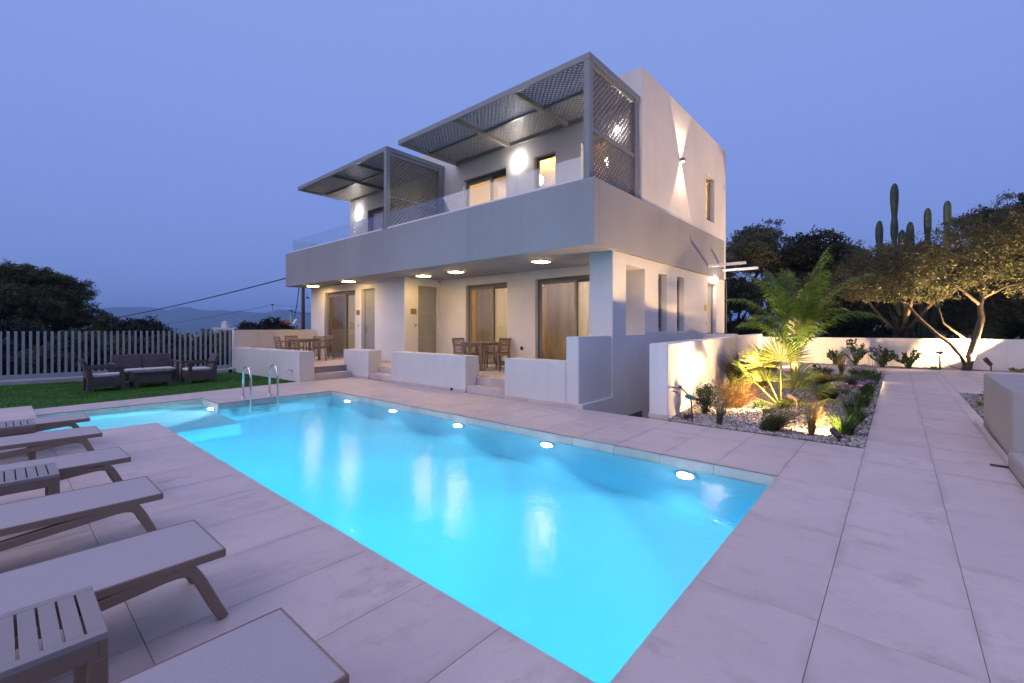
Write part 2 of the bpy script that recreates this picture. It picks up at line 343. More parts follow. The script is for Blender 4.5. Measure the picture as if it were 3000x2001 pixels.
# hills: ridge heights read along the skyline, real ridges with depth 3 km away
FX, FY = -math.cos(R(49.14)), math.sin(R(49.14)); RX, RY = math.sin(R(49.14)), math.cos(R(49.14)); FPX = 1306.0
def ray(px, py, d):
    l = (px - 1500) / FPX * d
    return Vector((d * FX + l * RX, d * FY + l * RY, 1.5 - (py - 958) * d / FPX))
rid = [(-600, 925), (-300, 915), (0, 922), (180, 914), (280, 910), (298, 902), (328, 899), (364, 900), (408, 898), (444, 900), (468, 904), (495, 908), (510, 901), (530, 898), (554, 899), (575, 905), (602, 908), (623, 910), (653, 907), (676, 912), (700, 909), (724, 913), (745, 916), (778, 918), (795, 913), (819, 906), (855, 909), (882, 913), (930, 915), (1000, 905), (1100, 912), (1250, 920), (1400, 940)]
hv = []; cols = []
for i in range(221):
    px = -600 + 2000 * i / 220
    for k in range(len(rid) - 1):
        if rid[k][0] <= px <= rid[k + 1][0]:
            t = (px - rid[k][0]) / (rid[k + 1][0] - rid[k][0]); py = rid[k][1] * (1 - t) + rid[k + 1][1] * t
    cols.append((px, py))
prof = [(2050, -.02), (2150, .06), (2280, .18), (2420, .33), (2560, .52), (2700, .72), (2850, .90), (3000, 1.0), (3300, .8), (3800, .1)]
for px, py in cols:
    for d, k in prof:
        p = ray(px, 958, d); top = (958 - py) * 3000 / FPX
        w = fbm(p.x, p.y, .0021, 3) * 26 * (1 if k < .95 else .12) * (k > .03)
        hv.append((p.x, p.y, -34 + (top + 35) * k + w))
m_ = len(prof)
struct('hills', MB().add(hv, [(i * m_ + j, (i + 1) * m_ + j, (i + 1) * m_ + j + 1, i * m_ + j + 1) for i in range(len(cols) - 1) for j in range(m_ - 1)]), 'hill_scrub', 'low mountain ridge on the horizon fading to blue', smooth=True)

# deck: slabs of screed with real porcelain tiles laid on them
_tile_cache = {}
def tile_mesh(w, d, mat, t=.015):
    k = (round(w, 3), round(d, 3), mat, t)
    if k not in _tile_cache:
        _tile_cache[k] = MB().box(-w / 2, w / 2, -d / 2, d / 2, -t, 0).mesh('tile', mat, bevel=.0012)
    return _tile_cache[k]
def tiles(parent, x0, x1, y0, y1, xo, dx, yo, dy, mat, z=0.0, gap=.0032):
    def cuts(a, b, o, s):
        k = math.floor((a - o) / s) + 1; c = [a]
        while o + k * s < b - .03:
            if o + k * s > a + .03: c.append(o + k * s)
            k += 1
        return c + [b]
    X = cuts(x0, x1, xo, dx); Y = cuts(y0, y1, yo, dy)
    for i in range(len(X) - 1):
        for j in range(len(Y) - 1):
            o = link('tile', tile_mesh(X[i + 1] - X[i] - gap, Y[j + 1] - Y[j] - gap, mat), parent)
            o.location = ((X[i] + X[i + 1]) / 2, (Y[j] + Y[j + 1]) / 2, z + rng.uniform(-.0006, .0006))
DX, DY = .601, 1.205
areas = [(-8.80, .89, -1.93, 1.655, 'deck_tile_y', -.30, .46), (-12.5, -8.80, -1.93, .44, 'deck_tile_y', -.30, -.76), (-.915, .89, 1.655, 7.0, 'deck_tile_x', -.305, 2.735),
         (-10.08, -.915, 5.165, 7.0, 'deck_tile_x', -.915, 6.365), (-12.42, -11.12, .44, 2.85, 'deck_tile_y', -11.12, 2.85), (-12.42, -10.08, 2.85, 7.0, 'deck_tile_y', -10.08, 5.165),
         (-.31, 1.05, 7.0, 21.3, 'deck_tile_x', -.305, 7.57), (1.05, 7.0, 14.4, 21.9, 'deck_tile_x', 1.05, 14.4), (-4.6, -.31, 17.6, 21.3, 'deck_tile_x', -.31, 17.6)]
sl = MB()
for a in areas: sl.box(a[0], a[1], a[2], a[3], -3.2, -.0055)
deck = struct('pool_deck', sl, 'grout', 'terrace of large grey beige porcelain tiles round the pool')
for a in areas: tiles(deck, a[0], a[1], a[2], a[3], a[5], DX, a[6], DY, a[4])

# pool shell
WZ = -.11
ps = MB()
Lm = [(-8.80, 1.655), (-.915, 1.655), (-.915, 5.165), (-10.08, 5.165), (-10.08, 2.85), (-11.12, 2.85), (-11.12, .44), (-8.80, .44)]
DEEP, SHAL = -1.45, -.58
ps.add([(-10.2, .3, DEEP), (-.8, .3, DEEP), (-.8, 5.3, DEEP), (-10.2, 5.3, DEEP)], [(0, 1, 2, 3)])
nL = len(Lm)
for i in range(nL):
    a = Lm[i]; b_ = Lm[(i + 1) % nL]
    dv = Vector((b_[0] - a[0], b_[1] - a[1], 0)); nn = Vector((-dv.y, dv.x, 0)).normalized() * .004      # a hair inside the slab faces
    ps.add([(a[0] + nn.x, a[1] + nn.y, DEEP - .02), (b_[0] + nn.x, b_[1] + nn.y, DEEP - .02), (b_[0] + nn.x, b_[1] + nn.y, WZ + .03), (a[0] + nn.x, a[1] + nn.y, WZ + .03)], [(0, 1, 2, 3)])
pool = struct('pool', ps, 'pool_liner', 'pale blue pool basin lit from below the water')
MB().box(-11.15, -8.82, .40, 2.85, DEEP + .01, SHAL).build('shallow_shelf', 'pool_liner', pool, bevel=.02)
wt = MB().prism([(-8.76, 1.61), (-.87, 1.61), (-.87, 5.21), (-10.125, 5.21), (-10.125, 2.895), (-11.165, 2.895), (-11.165, .395), (-8.76, .395)], DEEP - .06, WZ)
struct('pool_water', wt, 'pool_water', 'glowing turquoise pool water with soft ripples')
# waterline tiles, each its own piece
def waterline(x0, y0, x1, y1, nx, ny_):
    L = math.hypot(x1 - x0, y1 - y0); k = max(1, round(L / .6)); w = L / k
    for i in range(k):
        t = (i + .5) / k; me = _tile_cache.get(('wl', round(w, 3)))
        if me is None:
            me = MB().box(-w / 2 + .002, w / 2 - .002, 0, .014, -.17, -.0165).mesh('waterline_tile', 'deck_tile_x', bevel=.0012); _tile_cache[('wl', round(w, 3))] = me
        o = link('waterline_tile', me, pool); o.location = (x0 + (x1 - x0) * t, y0 + (y1 - y0) * t, 0)
        o.rotation_euler = (0, 0, math.atan2(ny_, nx) - PI / 2)
waterline(-10.08, 5.165, -.915, 5.165, 0, -1); waterline(-10.08, 2.85, -10.08, 5.165, 1, 0); waterline(-11.12, .44, -11.12, 2.85, 1, 0); waterline(-11.12, 2.85, -10.08, 2.85, 0, -1)
waterline(-.915, 1.655, -.915, 5.165, -1, 0); waterline(-8.8, 1.655, -.915, 1.655, 0, 1); waterline(-8.8, .44, -8.8, 1.655, -1, 0)
# pool lamps
POOLW = 2200
def pool_lamp(x, y, z, d, label, power=POOLW):
    t = thing('pool_lamp', label, 'pool lamp', (x, y, z), 0, 'underwater lamps in the pool wall', True)
    D = Vector(d); MB().lathe([(.13, -.01), (.13, .012), (.10, .02), (.09, .018)], 24, (x, y, z), D).build('bezel', 'white_plastic', t, True)
    MB().lathe([(.088, .016), (.082, .045), (.06, .068), (.03, .082), (.002, .086)], 20, (x, y, z), D).build('lens', emit('pool_lens', (.92, .98, 1.0), 60), t, True)
    o = Vector((x, y, z)) + D * .12
    lamp('pool_beam', 'SPOT', o, power, (.82, .97, 1.0), t, D + Vector((0, 0, -1.05)), 116, 1.0, .06)
for x, lb in ((-9.28, 'round underwater lamp glowing nearest the ladder corner of the pool'), (-7.54, 'second underwater lamp along the far pool wall from the ladder'), (-5.64, 'middle underwater lamp on the long far pool wall'),
              (-3.78, 'underwater lamp on the far pool wall opposite the ramp gap'), (-1.83, 'brightest underwater lamp nearest the path end of the pool')):
    pool_lamp(x, 5.148, -.36, (0, -1, 0), lb)
pool_lamp(-10.38, 2.832, -.27, (0, -1, 0), 'underwater lamp in the shallow shelf corner making a white glow', 1500)

# lawn of artificial turf
LP = [(-11.9, .44), (-12.42, 5.36), (-16.6, 5.15), (-17.28, .1), (-17.7, -3), (-12.5, -3), (-12.5, .44)]
struct('lawn_base', MB().prism(LP, -3.1, .004), 'turf', 'bed of the green lawn')
def inside(p, poly):
    c = False; j = len(poly) - 1
    for i in range(len(poly)):
        if (poly[i][1] > p[1]) != (poly[j][1] > p[1]) and p[0] < (poly[j][0] - poly[i][0]) * (p[1] - poly[i][1]) / (poly[j][1] - poly[i][1]) + poly[i][0]: c = not c
        j = i
    return c
gv = []; gf = []
r2 = random.Random(3)
for i in range(62000):
    x = r2.uniform(-17.6, -11.9); y = r2.uniform(-.6, 5.4)
    if not inside((x, y), LP): continue
    a = r2.uniform(0, 6.28); h = r2.uniform(.018, .036); w = .005; k = len(gv); lx = r2.gauss(0, .008); ly = r2.gauss(0, .008)
    gv += [(x - w * math.cos(a), y - w * math.sin(a), 0), (x + w * math.cos(a), y + w * math.sin(a), 0), (x + lx, y + ly, h)]; gf.append((k, k + 1, k + 2))
tag(np_mesh('grass', gv, gf, 'turf'), 'short dense green artificial grass on the lawn', 'grass', None, 'stuff')
# terraces of the house and the entrance steps
TF = .345
ts = MB().box(-17.2, -12.75, 5.5, 8.3, -3, TF - .0055).box(-12.75, -4.6, 7.32, 9.72, -3, TF - .0055)
ter = struct('terrace_floor', ts, 'grout', 'raised tiled terrace in front of the ground floor rooms')
tiles(ter, -17.2, -12.75, 5.5, 8.3, -12.75, .6, 5.5, 1.2, 'deck_tile_x', TF); tiles(ter, -12.75, -4.6, 7.32, 9.72, -12.75, .6, 7.32, 1.2, 'deck_tile_x', TF)
def steps(label, rects, loc):
    t = thing('entrance_steps', label, 'steps', loc, 0, 'entrance steps from the pool deck', True)
    for (x0, x1, y0, y1, z0, z1) in rects: MB().box(x0, x1, y0, y1, z0, z1).build('step', 'deck_tile_x', t, bevel=.004)
steps('two tiled steps beside the outdoor tap wall climbing sideways', [(-12.76, -12.42, 5.84, 6.995, .001, .172), (-12.82, -12.752, 5.84, 6.995, .16, TF + .003)], (-12.6, 6.4, 0))
steps('narrow tiled steps between the short cube wall and the long low wall', [(-11.5, -10.37, 7.02, 7.33, .001, .17), (-11.5, -10.37, 7.318, 7.40, .16, TF + .003)], (-10.9, 7.2, 0))
steps('tiled steps leading up to the dining set by the curtained doors', [(-7.42, -6.26, 7.0, 7.33, .001, .158), (-7.42, -6.26, 7.318, 7.40, .15, TF + .003)], (-6.8, 7.2, 0))
# ramp pit beside the house
struct('ramp', MB().box(-4.6, -2.6, 6.95, 13.9, -2.9, -2.2), 'concrete', 'sunken concrete ramp beside the house')
# planted beds
struct('garden_bed', MB().prism([(-2.86, 7.08), (-.312, 7.08), (-.312, 17.6), (-3.9, 17.6)], -3, -.02), 'soil', 'long planted bed beside the path')
struct('wall_bed', MB().prism([(-6.5, 21.30), (1.05, 21.30), (1.05, 21.9), (7, 21.9), (7, 23.2), (-6.5, 22)], -3, -.02), 'soil', 'narrow planted strip along the boundary wall')
struct('corner_bed', MB().box(1.052, 4.5, 9.5, 14.4, -3, -.02), 'soil', 'small gravel bed behind the low block wall')
def gravel(name, poly, n, seed, label, mat, smin=.011, smax=.026, ydens=None):
    r_ = np.random.default_rng(seed); px = [p[0] for p in poly]; py = [p[1] for p in poly]; V = []; Fa = []
    base = np.array([(1, 0, 0), (-1, 0, 0), (0, 1, 0), (0, -1, 0), (0, 0, 1), (0, 0, -1)], float)
    fs = np.array([(0, 2, 4), (2, 1, 4), (1, 3, 4), (3, 0, 4), (2, 0, 5), (1, 2, 5), (3, 1, 5), (0, 3, 5)])
    k = 0
    while k < n:
        x = r_.uniform(min(px), max(px)); u = r_.random(); y = min(py) + (max(py) - min(py)) * (u ** (ydens or 1))
        if not inside((x, y), poly): continue
        s = r_.uniform(smin, smax); q = base * np.array([s * r_.uniform(.8, 1.5), s * r_.uniform(.7, 1.2), s * r_.uniform(.45, .8)]) * r_.uniform(.75, 1.2, (6, 1))
        a = r_.uniform(0, 6.28); c, sn = math.cos(a), math.sin(a); t = r_.normal(0, .35)
        Rm = np.array([[c, -sn, 0], [sn, c, 0], [0, 0, 1]]) @ np.array([[1, 0, 0], [0, math.cos(t), -math.sin(t)], [0, math.sin(t), math.cos(t)]])
        V.append(q @ Rm.T + np.array([x, y, -.012 + r_.uniform(0, .016)])); Fa.append(fs + 6 * k); k += 1
    tag(np_mesh(name, np.vstack(V), np.vstack(Fa), mat), label, 'gravel', None, 'stuff')
BED = [(-2.84, 7.09), (-.32, 7.09), (-.32, 17.55), (-3.85, 17.55)]
gravel('gravel', BED, 15000, 1, 'pale crushed stone gravel covering the planted bed', 'gravel_stone', ydens=1.7)
gravel('gravel', BED, 7500, 2, 'white stone chips mixed into the planted bed gravel', 'gravel_white', ydens=1.7)
gravel('gravel', BED, 5000, 5, 'dark stone chips mixed into the planted bed gravel', 'gravel_dark', ydens=1.7)
gravel('gravel', [(-6, 21.31), (1.04, 21.31), (1.06, 21.91), (6.5, 21.91), (6.5, 22.9), (-6, 21.9)], 3500, 3, 'gravel strip at the foot of the boundary wall', 'gravel_stone', .015, .03)
gravel('gravel', [(1.06, 9.9), (2.6, 9.9), (2.6, 14.38), (1.06, 14.38)], 2200, 4, 'gravel in the small bed behind the block wall', 'gravel_stone', .015, .03)
# ------------------------------------------------------------------ the house
H = thing('apartment_house', 'two storey white house with a grey balcony band and two trellis pergolas', 'house', (-11, 11.5, 0), 0, None, True)
LX = -4.38; UX = -4.40; BZ = 3.06
MB().wall('y', 8.3, 8.5, -17.9, -11.6, -.6, BZ - .002, [(-16.78, -14.52, .36, 2.81), (-14.11, -13.27, .36, 2.82)]).build('wall', 'plaster_white', H)
MB().wall('x', -11.8, -11.6, 8.5, 9.72, -.6, BZ - .002, [(8.82, 9.64, .36, 2.83)]).build('wall', 'plaster_white', H)
MB().wall('y', 9.72, 9.92, -11.8, LX, -2.6, BZ - .002, [(-10.35, -8.60, .36, 2.81), (-7.56, -5.10, .36, 2.82)]).build('wall', 'plaster_white', H)
MB().wall('x', -4.62, LX, 9.92, 16.15, -2.6, BZ - .002, [(10.48, 11.01, 1.39, 2.82), (11.68, 12.22, 1.39, 2.83), (14.18, 15.02, .5, 2.86)]).build('wall', 'plaster_white', H)
MB().wall('x', -4.92, LX, 8.19, 9.72, -2.6, BZ - .002, [(8.78, 9.72, 1.32, 2.83)]).build('wall', 'plaster_white', H)
MB().box(-17.9, -17.7, 8.5, 16.1, -3, BZ - .002).box(-17.7, LX, 15.93, 16.13, -3, BZ - .002).build('wall', 'plaster_white', H)
MB().box(-4.75, LX - .004, 8.6, 9.6, -2.3, -1.9).box(-4.64, -4.376, 8.62, 9.57, -2.2, -.39).build('basement_door', 'aluminium_dark', H)
MB().box(-4.82, -4.345, 6.968, 8.185, -3, .075).build('plinth', 'plaster_white', H)
# grey balcony band, slab and soffit
MB().box(-17.95, -4.31, 7.33, 7.55, BZ, 4.33).build('parapet', 'plaster_grey', H, bevel=.006)
MB().box(-4.55, -4.311, 7.551, 15.66, BZ, 4.329).build('parapet', 'plaster_grey', H, bevel=.006)
MB().box(-17.949, -17.70, 7.551, 9.6, BZ, 4.329).build('parapet', 'plaster_grey', H, bevel=.006)
MB().box(-17.70, -4.55, 7.55, 9.75, BZ + .002, 3.28).build('soffit', 'plaster_grey', H)
# upper storey
MB().wall('y', 9.6, 9.8, -17.2, UX, 3.1, 7.43, [(-15.84, -14.05, 3.4, 6.10), (-10.31, -8.53, 3.4, 6.10), (-7.51, -6.80, 4.45, 6.12), (-6.01, -5.25, 4.45, 6.12)]).build('wall', 'plaster_white', H)
MB().wall('x', -4.62, UX, 9.8, 16.13, 3.1, 7.43, [(14.10, 14.91, 4.78, 6.17)]).build('wall', 'plaster_white', H)
MB().box(-17.2, -17.0, 9.8, 16.12, 3.1, 7.43).box(-17.0, -4.62, 15.9, 16.11, 3.1, 7.43).build('wall', 'plaster_white', H)
MB().box(-17.0, -4.62, 9.8, 15.9, 7.0, 7.2).build('roof', 'concrete', H)
def room(x0, x1, y0, y1, z0, z1):
    r_ = MB().box(x0, x1, y0, y1, z0, z1); r_.f.pop(2)          # open towards the windows
    o = link('room', r_.mesh('room', 'room_wall', off=H['_w']), H); o.data.flip_normals()
    MB().box(x0 + .01, x1 - .01, y0 + .01, y1 - .01, z0 + .002, z0 + .012).build('floor_board', 'room_floor', H)
room(-17.65, -12.2, 8.5, 11.9, TF, 2.95); room(-11.55, -4.64, 9.922, 13.4, TF, 2.95); room(-16.95, -11.4, 9.802, 13.5, 3.3, 6.75); room(-11.2, -4.64, 9.802, 13.5, 3.3, 6.75)
room_s = MB().box(-7.0, -4.63, 13.6, 15.8, 3.4, 6.7); room_s.f.pop(3); o = link('room', room_s.mesh('room', 'room_wall', off=H['_w']), H)
for (x0, x1, y0, y1, z) in ((-17.9, -16.84, 8.285, 8.3, TF), (-13.21, -11.6, 8.285, 8.3, TF), (-11.6, -10.42, 9.705, 9.72, TF), (-8.54, -7.62, 9.705, 9.72, TF)):
    MB().box(x0, x1, y0, y1, z, z + .075).build('skirting', 'deck_tile_x', H)
def slider(x0, x1, z0, z1, y, split, fr='aluminium_dark'):
    """two-leaf sliding door in a wall that faces -y; y is the wall face"""
    f = .055; a = y + .12
    w = MB().box(x0, x0 + f, a, a + .10, z0, z1).box(x1 - f, x1, a, a + .10, z0, z1).box(x0 + f, x1 - f, a, a + .10, z1 - .09, z1).box(x0 + f, x1 - f, a, a + .10, z0, z0 + .045)
    w.box(x0 + f, x1 - f, a - .03, a, z1 - .055, z1 - .035)
    w = w.build('window', fr, H, bevel=.003)
    for i, (p, q, yy) in enumerate(((x0 + f, split + .035, a + .012), (split - .035, x1 - f, a + .055))):
        s = .065; t0, t1 = z0 + .045, z1 - .09
        MB().box(p, p + s, yy, yy + .035, t0, t1).box(q - s, q, yy, yy + .035, t0, t1).box(p + s, q - s, yy, yy + .035, t1 - s, t1).box(p + s, q - s, yy, yy + .035, t0, t0 + s + .02).build('sash', 'aluminium_grey' if i == 0 else fr, w, bevel=.003)
        MB().box(p + s, q - s, yy + .014, yy + .020, t0 + s + .02, t1 - s).build('pane', 'screen_glass' if i == 0 and y < 9.8 and z0 < 1 else 'glass', w)
slider(-16.78, -14.52, .36, 2.81, 8.3, -15.42); slider(-10.35, -8.60, .36, 2.81, 9.72, -9.30); slider(-7.56, -5.10, .36, 2.82, 9.72, -6.33)
slider(-15.84, -14.05, 3.4, 6.10, 9.6, -14.95); slider(-10.31, -8.53, 3.4, 6.10, 9.6, -9.25)
def casement_y(x0, x1, z0, z1, y):
    f = .06; a = y + .13
    w = MB().box(x0, x0 + f, a, a + .07, z0, z1).box(x1 - f, x1, a, a + .07, z0, z1).box(x0 + f, x1 - f, a, a + .07, z1 - f, z1).box(x0 + f, x1 - f, a, a + .07, z0, z0 + f).build('window', 'aluminium_dark', H, bevel=.003)
    MB().box(x0 + f, x1 - f, a + .03, a + .036, z0 + f, z1 - f).build('pane', 'glass', w)
casement_y(-7.51, -6.80, 4.45, 6.12, 9.6); casement_y(-6.01, -5.25, 4.45, 6.12, 9.6)
def casement_x(y0, y1, z0, z1, x, back):
    f = .05; a = x - .20
    w = MB().box(a, a + .06, y0, y0 + f, z0, z1).box(a, a + .06, y1 - f, y1, z0, z1).box(a, a + .06, y0 + f, y1 - f, z1 - f, z1).box(a, a + .06, y0 + f, y1 - f, z0, z0 + f)
    w.box(a + .008, a + .075, y0 + f, y0 + 2 * f, z0 + f, z1 - f).box(a + .008, a + .075, y1 - 2 * f, y1 - f, z0 + f, z1 - f).box(a + .008, a + .075, y0 + 2 * f, y1 - 2 * f, z1 - 2 * f, z1 - f).box(a + .008, a + .075, y0 + 2 * f, y1 - 2 * f, z0 + f, z0 + 2 * f)
    w = w.build('window', 'aluminium_grey', H, bevel=.003)
    MB().box(a + .03, a + .036, y0 + 2 * f, y1 - 2 * f, z0 + 2 * f, z1 - 2 * f).build('pane', 'glass', w)
    if back: MB().box(a - .03, a - .02, y0, y1, z0, z1).build('blind', 'aluminium_dark', w)
casement_x(10.48, 11.01, 1.39, 2.82, LX, True); casement_x(11.68, 12.22, 1.39, 2.83, LX, True); casement_x(14.10, 14.91, 4.78, 6.17, UX, False)
def door_y(x0, x1, z0, z1, y):
    d = MB().box(x0, x0 + .06, y + .10, y + .19, z0, z1).box(x1 - .06, x1, y + .10, y + .19, z0, z1).box(x0 + .06, x1 - .06, y + .10, y + .19, z1 - .06, z1)
    for k in range(4):
        h = (z1 - z0 - .06) / 4; d.box(x0 + .062, x1 - .062, y + .125, y + .175, z0 + k * h + .002, z0 + (k + 1) * h - .002)
    d = d.build('door', 'door_paint', H, bevel=.002)
    MB().box(x0 + .10, x0 + .145, y + .112, y + .125, 1.30, 1.55).bar((x0 + .122, y + .075, 1.42), (x0 + .25, y + .075, 1.42), .018, .018).bar((x0 + .122, y + .125, 1.42), (x0 + .122, y + .068, 1.42), .018, .018).build('handle', 'steel', d, bevel=.003)
door_y(-14.11, -13.27, .36, 2.82, 8.3)
def door_x(y0, y1, z0, z1, x, hy):
    d = MB().box(x - .19, x - .10, y0, y0 + .05, z0, z1).box(x - .19, x - .10, y1 - .05, y1, z0, z1).box(x - .19, x - .10, y0 + .05, y1 - .05, z1 - .05, z1)
    for k in range(3):
        h = (z1 - z0 - .05) / 3; d.box(x - .175, x - .125, y0 + .052, y1 - .052, z0 + k * h + .002, z0 + (k + 1) * h - .002)
    d = d.build('door', 'door_paint', H, bevel=.002)
    MB().box(x - .125, x - .112, hy - .025, hy + .025, 1.32, 1.58).bar((x - .075, hy, 1.44), (x - .075, hy - .13, 1.44), .018, .018).bar((x - .125, hy, 1.44), (x - .068, hy, 1.44), .018, .018).bar((x - .09, hy - .03, 1.26), (x - .09, hy - .03, 1.38), .02, .02).build('handle', 'steel', d, bevel=.003)
door_x(8.82, 9.64, .36, 2.83, -11.6, 9.55); door_x(14.18, 15.02, .5, 2.86, LX, 14.3)
# curtains behind the lower windows
def curtain(x0, x1, y, z0, z1, label, n, seed):
    r_ = random.Random(seed); V = []; k = n * 8; ph = 0
    for i in range(k + 1):
        t = i / k; ph += 2 * PI / 8 * r_.uniform(.7, 1.3); dy = .042 * math.sin(ph) * (.4 + 1.2 * r_.random())
        V += [(x0 + (x1 - x0) * t, y + dy, z0), (x0 + (x1 - x0) * t, y + dy * .7, z1)]
    o = MB().add(V, [(2 * i, 2 * i + 2, 2 * i + 3, 2 * i + 1) for i in range(k)]).build('curtain', 'curtain', None, True)
    tag(o, label, 'curtain', 'sheer curtains behind the terrace doors')
curtain(-16.72, -14.56, 8.62, .38, 2.80, 'sheer curtain behind the sliding door nearest the boundary wall', 14, 1)
curtain(-10.30, -8.64, 10.06, .38, 2.80, 'sheer curtain behind the door next to the dining table by the numbered plate', 12, 2)
curtain(-7.50, -5.14, 10.06, .38, 2.80, 'wide sheer curtain behind the door next to the corner pillar', 17, 3)
# room lamps (lit rooms)
def room_lamp(x, y, z, label, s, r=.16):
    t = thing('ceiling_lamp', label, 'lamp', (x, y, z), 0, 'lamps inside the rooms', True)
    MB().lathe([(.05, 0), (.05, .05), (.03, .07), (.02, .075)], 20, (x, y, z)).tube([(x, y, z), (x, y, z - .35)], .008, 6).build('housing', 'white_metal', t, True)
    MB().lathe([(r * math.sin(PI * k / 10) + .001, -.35 - r - r * math.cos(PI * k / 10)) for k in range(11)], 20, (x, y, z)).build('globe', emit('room_light_%d' % int(s * 10), (1.0, .70, .30), s), t)
room_lamp(-8.6, 11.2, 6.66, 'round pendant lamp in the upper room behind the glass balustrade', 170, .17); room_lamp(-6.1, 11.3, 6.66, 'round ceiling lamp in the upper room by the narrow window', 75, .17)
room_lamp(-14.6, 11.2, 6.66, 'round ceiling lamp in the dim upper room of the far flat', 16, .16)
room_lamp(-15.2, 10.2, 2.86, 'ceiling lamp glowing behind the far terrace curtain', 60, .16); room_lamp(-9.4, 11.6, 2.86, 'ceiling lamp glowing behind the middle terrace curtain', 95, .16); room_lamp(-6.4, 11.6, 2.86, 'ceiling lamp glowing behind the corner terrace curtain', 90, .16)
room_lamp(-5.8, 14.7, 6.6, 'ceiling lamp in the stairwell behind the tall side window', 240, .16)
# ------------------------------------------------------------------ pergolas and balustrades
def lattice(org, U, V, w, h, Nn, name, parent, pitch=.088, sw=.046, th=.012):
    org = Vector(org); U = Vector(U); V = Vector(V); Nn = Vector(Nn); q = MB(); st = pitch * 1.41421
    for sgn in (1, -1):
        c = -h if sgn == 1 else 0.0; end = w if sgn == 1 else w + h; c += st * .5
        while c < end:
            # lines u - sgn*v = c
            pts = []
            for v in (0, h):
                u = c + sgn * v
                if 0 <= u <= w: pts.append((u, v))
            for u in (0, w):
                v = (u - c) * sgn
                if 0 < v < h: pts.append((u, v))
            if len(pts) >= 2 and math.dist(pts[0], pts[1]) > .06:
                a, b_ = pts[:2]; off = Nn * (th * .5 * sgn)
                q.bar(org + U * a[0] + V * a[1] + off, org + U * b_[0] + V * b_[1] + off, sw, th, Nn)
            c += st
    o = q.build(name, 'lattice_paint', parent); o['kind'] = 'stuff'; return o
def pergola(x0, x1, beams, label, two_rail):
    t = thing('pergola', label, 'pergola', ((x0 + x1) / 2, 8.5, 4.33), 0, 'trellis pergolas over the balconies', True); P_ = 'aluminium_grey'
    y0, y1 = 7.40, 9.595; zb, zt = 6.63, 6.76
    MB().box(x0, x1, y0, y0 + .06, zb, zt).build('fascia', P_, t, bevel=.003); MB().box(x0, x1, y1 - .06, y1, zb, zt - .001).build('fascia', P_, t, bevel=.003)
    MB().box(x0, x0 + .06, y0 + .06, y1 - .06, zb, zt - .001).build('fascia', P_, t, bevel=.003); MB().box(x1 - .06, x1, y0 + .06, y1 - .06, zb, zt - .001).build('fascia', P_, t, bevel=.003)
    for b_ in beams: MB().box(b_ - .05, b_ + .05, y0 + .06, y1 - .06, zb - .01, zb + .09).build('beam', 'lattice_paint', t, bevel=.003)
    MB().box(x0 + .06, x1 - .06, 8.47, 8.53, zb + .045, zb + .088).build('purlin', 'aluminium_dark', t)
    lattice((x0 + .06, y0 + .06, zb + .105), (1, 0, 0), (0, 1, 0), x1 - x0 - .12, y1 - y0 - .12, (0, 0, 1), 'roof_lattice', t)
    MB().box(x1 - .14, x1 - .005, y0 + .003, y0 + .135, 4.332, zb - .002).build('post', P_, t, bevel=.004)
    MB().box(x1 - .14, x1 - .005, y1 - .24, y1 - .02, 3.3, zb - .002).build('post', P_, t, bevel=.004)
    xs_ = x1 - .07
    MB().box(xs_ - .03, xs_ + .045, y0 + .135, y1 - .24, zb - .10, zb - .003).build('rail', P_, t, bevel=.003)
    MB().box(xs_ - .03, xs_ + .045, y0 + .135, y1 - .24, 5.30, 5.38 if two_rail else 5.345).build('rail', P_, t, bevel=.003)
    MB().box(xs_ - .03, xs_ + .045, y0 + .155, y1 - .24, 3.95, 4.02).build('rail', P_, t, bevel=.003)
    lattice((xs_, y0 + .135, 4.02), (0, 1, 0), (0, 0, 1), y1 - y0 - .375, 1.28, (1, 0, 0), 'side_lattice', t)
    lattice((xs_, y0 + .135, 5.38), (0, 1, 0), (0, 0, 1), y1 - y0 - .375, zb - .10 - 5.38, (1, 0, 0), 'side_lattice', t)
pergola(-10.65, -4.44, (-8.38, -6.40), 'large grey trellis pergola over the corner balcony', True)
pergola(-17.06, -11.22, (-14.61, -12.98), 'grey trellis pergola over the far balcony with a full side screen', False)
def balustrade(xsplits, label, ret=None):
    t = thing('glass_balustrade', label, 'balustrade', (xsplits[0], 7.42, 4.33), 0, 'glass balustrades on the grey parapet', True)
    MB().box(xsplits[0], xsplits[-1], 7.385, 7.455, 4.331, 4.385).build('channel', 'white_metal', t, bevel=.003)
    for a, b_ in zip(xsplits, xsplits[1:]): MB().box(a + .008, b_ - .008, 7.413, 7.427, 4.384, 4.81).build('pane', 'glass', t)
    if ret:
        MB().box(xsplits[0] - .035, xsplits[0] + .035, 7.456, ret, 4.331, 4.384).build('channel', 'white_metal', t, bevel=.003)
        MB().box(xsplits[0] - .007, xsplits[0] + .007, 7.43, ret, 4.384, 4.81).build('pane', 'glass', t)
balustrade([-11.16, -9.61, -7.94, -6.28, -4.60], 'clear glass balustrade under the corner pergola'); balustrade([-17.53, -16.07, -14.55, -13.02, -11.42], 'clear glass balustrade turning the far corner of the balcony', 9.58)
